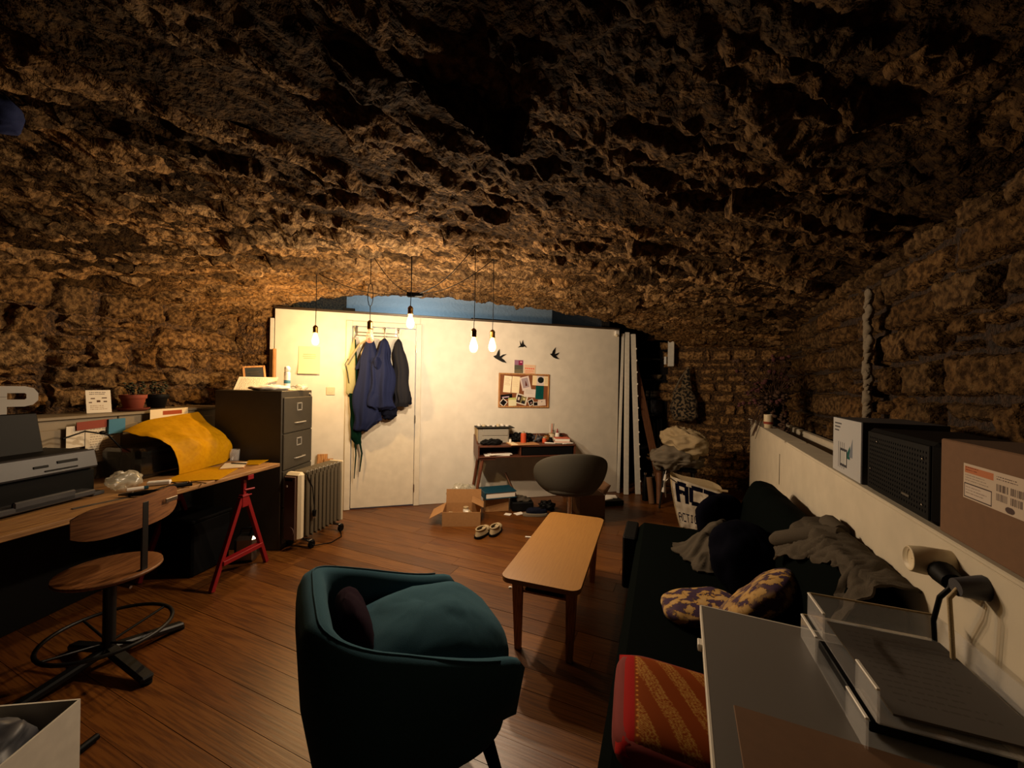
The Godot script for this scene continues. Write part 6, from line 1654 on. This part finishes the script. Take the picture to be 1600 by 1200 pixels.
	var wr := get_node("wall_right")
	var mr := part(wr, "mortar_run", g, mats.linen_grey)
	mr.transform = wr.transform.affine_inverse()
	stuff(mr)

func place_hanging_cloth():
	var o := thing("cloth_bundle", "dark blue cloth bundle hanging from the vault at the upper left", "cloth", T(Vector3(-1.74, 2.28, -1.28)))
	part(o, "bundle", G.new().blob(Vector3(), Vector3(0.055, 0.06, 0.055), 1, 1, n1, 0.03, 10.0, 26, 18), mats.coat_blue)
	part(o, "hook", G.new().tube([Vector3(0, 0.05, 0), Vector3(0.005, 0.1, 0), Vector3(0, 0.2, 0)], 0.005, 8), mats.chrome)

func place_ledge():
	var Wd := T(Vector3(0.624, 0, 0), -25.4)      # x into the wall, z towards the viewer along the ledge
	var t := 1.0445
	# grey printed box
	var o := thing("grey_box", "grey-white product box with printed outlines on the white ledge", "box", Wd * T(Vector3(0.13, t, -1.77)))
	part(o, "carton", G.new().box(Vector3(0, 0.117, 0), Vector3(0.24, 0.234, 0.325), 0.002), mats.grey_plastic)
	var gp := page("box_print", 128, 92, Color(0.62, 0.62, 0.62), func(im):
		var ink := Color(0.22, 0.22, 0.24)
		for k in 3: im.fill_rect(Rect2i(8, 8 + k * 6, 34 - k * 6, 2), ink)
		for k in 22: im.fill_rect(Rect2i(82 - k, 42 + k, 1 + k, 1), Color(0.12, 0.3, 0.28))
		for k in 30: im.fill_rect(Rect2i(92 - k / 2, 30 + k, 2 + k / 2, 1), Color(0.4, 0.42, 0.46))
		for q in [[36, 50, 34, 30], [40, 54, 26, 22]]: im.fill_rect(Rect2i(q[0], q[1], q[2], q[3]), ink if q[0] == 36 else Color(0.68, 0.68, 0.67))
		for k in 4: im.fill_rect(Rect2i(28 + k * 9, 40, 2, 44), ink))
	sheet(o, 0.32, 0.23, gp, "print").transform = T(Vector3(-0.1212, 0.117, 0), -90)
	# dark speaker
	o = thing("speaker", "dark perforated speaker box between the grey box and the cardboard box", "speaker", Wd * T(Vector3(0.13, t, -1.335)))
	part(o, "cabinet", G.new().box(Vector3(0, 0.11, 0), Vector3(0.24, 0.22, 0.43), 0.012), mats.dark_plastic)
	part(o, "grille", G.new().box(Vector3(-0.122, 0.11, 0), Vector3(0.006, 0.2, 0.4), 0.002), mats.black_plastic)
	var holes := G.new()
	for i in 26:
		for j in 12: holes.box(Vector3(-0.1255, 0.03 + j * 0.0145, -0.18 + i * 0.0145), Vector3(0.002, 0.006, 0.006))
	stuff(part(o, "perforation", holes, mats.dark_plastic))
	part(o, "badge", G.new().box(Vector3(-0.1265, 0.05, 0.08), Vector3(0.003, 0.008, 0.045), 0.001), mats.steel)
	for q in [[0.18, -0.12], [0.17, 0.17], [0.045, 0.17], [0.08, -0.17]]:
		part(o, "screw", G.new().blob(Vector3(-0.1262, q[0], q[1]), Vector3(0.003, 0.004, 0.004), 1, 1, null, 0, 1, 8, 6), mats.chrome)
	# cardboard box with its label
	o = thing("labelled_carton", "large brown cardboard box with a white shipping label on the ledge", "box", Wd * T(Vector3(0.14, t, -0.78)))
	part(o, "carton", G.new().box(Vector3(0, 0.118, 0), Vector3(0.26, 0.236, 0.63), 0.003), mats.card_dark)
	part(o, "tape", G.new().box(Vector3(-0.131, 0.2, 0.0), Vector3(0.001, 0.03, 0.004)), mats.dull_brown)
	var lp := page("carton_label", 256, 108, Color(0.7, 0.64, 0.58), func(im):
		var ink := Color(0.22, 0.18, 0.18)
		im.fill_rect(Rect2i(6, 8, 128, 20), Color(0.66, 0.42, 0.3))
		scribble(im, 10, 10, 70, 2, 8, Color(0.35, 0.16, 0.12), 51)
		scribble(im, 8, 34, 128, 3, 8, Color(0.45, 0.4, 0.38), 52)
		im.fill_rect(Rect2i(4, 60, 124, 44), ink)
		im.fill_rect(Rect2i(7, 63, 118, 38), Color(0.72, 0.67, 0.62))
		scribble(im, 12, 70, 110, 3, 9, Color(0.5, 0.45, 0.42), 53)
		scribble(im, 146, 12, 250, 2, 7, ink, 54)
		var r := RandomNumberGenerator.new()
		r.seed = 55
		for blk in [[146, 34], [146, 60], [200, 34], [200, 60]]:
			var x: int = blk[0]
			while x < blk[0] + 44:
				var w := r.randi_range(1, 3)
				im.fill_rect(Rect2i(x, blk[1], w, 20), ink)
				x += w + r.randi_range(1, 3)
		for y in 18:
			for x in 36:
				if pow((x - 18) / 18.0, 2) + pow((y - 9) / 9.0, 2) < 1.0: im.set_pixel(180 + x, 86 + y, Color(0.3, 0.25, 0.24)))
	var lb := sheet(o, 0.19, 0.08, lp, "shipping_label")
	lb.transform = T(Vector3(-0.1308, 0.15, -0.125), -90)
	# pot with dried flowers
	var P := Wd * T(Vector3(0.12, t, -4.08))
	o = thing("dried_bouquet", "dried brown flowers in dark vase at the far end of the ledge", "dried flowers", P)
	part(o, "vase", G.new().lathe([Vector2(0.001, 0), Vector2(0.055, 0), Vector2(0.06, 0.1), Vector2(0.05, 0.17), Vector2(0.045, 0.17), Vector2(0.05, 0.1), Vector2(0.001, 0.01)], 20), mats.dark_plastic)
	var r := RandomNumberGenerator.new()
	r.seed = 23
	var st := G.new()
	var fl := G.new()
	var fp := G.new()
	for k in 150:
		var a := r.randf() * TAU
		var reach := r.randf_range(0.05, 0.36)
		var h := (r.randf_range(0.08, 0.5) if k < 110 else r.randf_range(-0.02, 0.16)) if k % 7 else r.randf_range(-0.28, -0.1)
		if h < -0.03:
			a = r.randf_range(PI * 0.75, PI * 1.25)
			reach = r.randf_range(0.16, 0.22)
		var b0 := Vector3(r.randf_range(-0.03, 0.03), 0.15, r.randf_range(-0.03, 0.03))
		var tip := Vector3(cos(a) * reach, 0.15 + h, sin(a) * reach)
		tip.x = minf(tip.x, 0.09)
		var mid := b0.lerp(tip, 0.5) + Vector3(0, 0.06 + (0.1 if h < -0.03 else 0.0), 0)
		st.tube([b0, b0.lerp(mid, 0.6) + Vector3(0, 0.01, 0), mid, tip], [0.004, 0.0038, 0.0032, 0.002], 4, false)
		if h > -0.03 and k % 2 == 0:
			for e in 4: (fp if k % 3 == 0 else fl).blob(tip + Vector3(r.randf_range(-1, 1), r.randf_range(-1, 0.3), r.randf_range(-1, 1)) * 0.035, Vector3(0.018, 0.014, 0.018) * r.randf_range(0.6, 1.3), 1, 1, n1, 0.006, 60.0, 7, 5)
	for k in 40:
		var q := Vector3(0.02 + r.randf_range(-0.03, 0.03), 0.13 - k * 0.004, 0.32 + k * 0.0015 + r.randf_range(-0.03, 0.03))
		fl.blob(q, Vector3(0.016, 0.012, 0.016), 1, 1, n1, 0.006, 60.0, 7, 5)
	st.tube([Vector3(0, 0.16, 0), Vector3(0.01, 0.26, 0.16), Vector3(0.02, 0.2, 0.30), Vector3(0.02, -0.02, 0.37)], 0.003, 5)
	stuff(part(o, "dried_stems", st, mats.twig))
	stuff(part(o, "seed_heads", fl, mats.twig))
	stuff(part(o, "flower_heads", fp, mats.petal))
	o = thing("white_cup", "small white cup in front of the dried flowers", "cup", Wd * T(Vector3(0.045, t, -3.86)))
	part(o, "cup_body", G.new().lathe([Vector2(0.001, 0), Vector2(0.03, 0), Vector2(0.036, 0.05), Vector2(0.036, 0.12), Vector2(0.031, 0.12), Vector2(0.03, 0.01), Vector2(0.001, 0.01)], 20), mats.cream_plastic)
	part(o, "red_band", G.new().lathe([Vector2(0.0365, 0.035), Vector2(0.037, 0.037), Vector2(0.0372, 0.055), Vector2(0.0365, 0.057)], 20), mats.red_paper)
	single("white_clip", G.new().bar(Vector3(0, 0.012, 0), Vector3(-0.07, 0.03, 0.03), 0.02, 0.008), mats.white_plastic, "small white clip at the ledge's far corner", "clip", Wd * T(Vector3(0.03, t, -4.5)))
	# sockets and plugs under the carton
	o = thing("mains_adapter", "round cream plug adapter with a black plug on the ledge wall", "plug", Wd * T(Vector3(0, 0.985, -1.02)))
	part(o, "adapter", G.new().at(T(Vector3(), 0, 0, 90)).lathe([Vector2(0.001, -0.0), Vector2(0.032, 0), Vector2(0.033, 0.05), Vector2(0.03, 0.075), Vector2(0.026, 0.078), Vector2(0.024, 0.07), Vector2(0.001, 0.07)], 22), mats.cream_plastic)
	part(o, "black_plug", G.new().tube([Vector3(-0.03, -0.01, 0.035), Vector3(-0.035, -0.012, 0.09)], [0.026, 0.02], 14), mats.black_plastic)
	part(o, "cable", G.new().tube([Vector3(-0.035, -0.012, 0.08), Vector3(-0.045, -0.02, 0.10), Vector3(-0.055, -0.05, 0.085), Vector3(-0.05, -0.12, 0.05), Vector3(-0.035, -0.25, 0.03), Vector3(-0.02, -0.5, 0.02)], 0.005, 8), mats.black_plastic)
	o = thing("second_plug", "grey plug with a pale cord right of the cream adapter", "plug", Wd * T(Vector3(0, 0.985, -0.90)))
	part(o, "plug_body", G.new().tube([Vector3(0.0, 0.0, 0), Vector3(-0.05, -0.005, 0.01)], [0.026, 0.018], 14), mats.grey_plastic)
	part(o, "cord", G.new().tube([Vector3(-0.045, -0.005, 0.01), Vector3(-0.06, -0.03, 0.012), Vector3(-0.055, -0.1, 0.01), Vector3(-0.03, -0.5, 0.0)], 0.0045, 8), mats.linen)

# ------------------------------------------------------------------ table next to the viewer
func place_near_table():
	var N := T(Vector3(0.576, 0, -1.148), -24)
	var o := thing("side_table", "grey-topped table with a white edge in the near right corner", "table", N)
	part(o, "table_top", G.new().box(Vector3(0.25, 0.737, 0.55), Vector3(0.494, 0.024, 1.094)), mats.table_grey)
	part(o, "edge_band", G.new().box(Vector3(0.0, 0.736, 0.55), Vector3(0.006, 0.026, 1.1), 0.001).box(Vector3(0.25, 0.736, 0.0), Vector3(0.5, 0.026, 0.006), 0.001), mats.edge_white)
	part(o, "white_clip", G.new().box(Vector3(-0.008, 0.732, 0.17), Vector3(0.012, 0.018, 0.03), 0.002), mats.white_plastic)
	for x in [0.04, 0.46]:
		for z in [0.9, 1.06]:
			part(o, "leg", G.new().box(Vector3(x, 0.362, z), Vector3(0.035, 0.724, 0.035), 0.003), mats.white_board)
	single("brown_board", G.new().box(Vector3(0.17, 0.003, 0.2), Vector3(0.34, 0.005, 0.4), 0.001), mats.card_dark, "flat brown card lying on the near grey table", "card", T(Vector3(0.463, 0.7495, -0.783), -24))
	# clear acrylic letter trays
	var tray := func(lbl: String, x: Transform3D):
		var q := thing("letter_tray", lbl, "letter tray", x, "clear letter trays")
		part(q, "floor_pane", G.new().box(Vector3(0.125, 0.002, 0.17), Vector3(0.25, 0.003, 0.34)), mats.clear_plastic)
		part(q, "far_wall", G.new().box(Vector3(0.125, 0.03, 0.0), Vector3(0.25, 0.056, 0.004)), mats.clear_plastic)
		part(q, "side_wall", G.new().box(Vector3(0.0, 0.03, 0.05), Vector3(0.004, 0.056, 0.1)), mats.clear_plastic)
		part(q, "side_wall", G.new().box(Vector3(0.0, 0.03, 0.3), Vector3(0.004, 0.056, 0.08)), mats.clear_plastic)
		part(q, "side_wall", G.new().box(Vector3(0.25, 0.03, 0.17), Vector3(0.004, 0.056, 0.34)), mats.clear_plastic)
		part(q, "rim", G.new().box(Vector3(0.0, 0.06, 0.05), Vector3(0.006, 0.004, 0.1), 0.001), mats.white_plastic)
		part(q, "rim", G.new().box(Vector3(0.0, 0.06, 0.3), Vector3(0.006, 0.004, 0.08), 0.001), mats.white_plastic)
		part(q, "rim", G.new().box(Vector3(0.125, 0.06, 0.0), Vector3(0.25, 0.004, 0.005), 0.001), mats.linen)
	var X := N * T(Vector3(0.235, 0.7495, 0.05), 3)
	tray.call("lower clear acrylic letter tray on the near grey table", X)
	tray.call("upper clear acrylic letter tray stacked on the lower one", X * T(Vector3(0.01, 0.064, 0.012)))
	var np := lines_page("note_pg", Color(0.34, 0.325, 0.31), Color(0.3, 0.28, 0.27), 13, 61)
	paper_thing("paper_sheet", 0.21, 0.29, mats.grey_cloth, np, "printed sheet lying in the upper acrylic tray", "paper", X * T(Vector3(0.145, 0.071, 0.185), 0, -90), "", 0.004)
	single("dark_folder", G.new().box(Vector3(0.11, 0.012, 0.14), Vector3(0.2, 0.02, 0.25), 0.002), mats.black_plastic, "black folder in the lower acrylic tray", "folder", X * T(Vector3(0.012, 0.0045, 0.03)))
	single("black_case", G.new().box(Vector3(0, 0.012, 0), Vector3(0.13, 0.024, 0.06), 0.006), mats.black_plastic, "flat black case near the right edge of the grey table", "case", N * T(Vector3(0.41, 0.75, 0.47), 8))
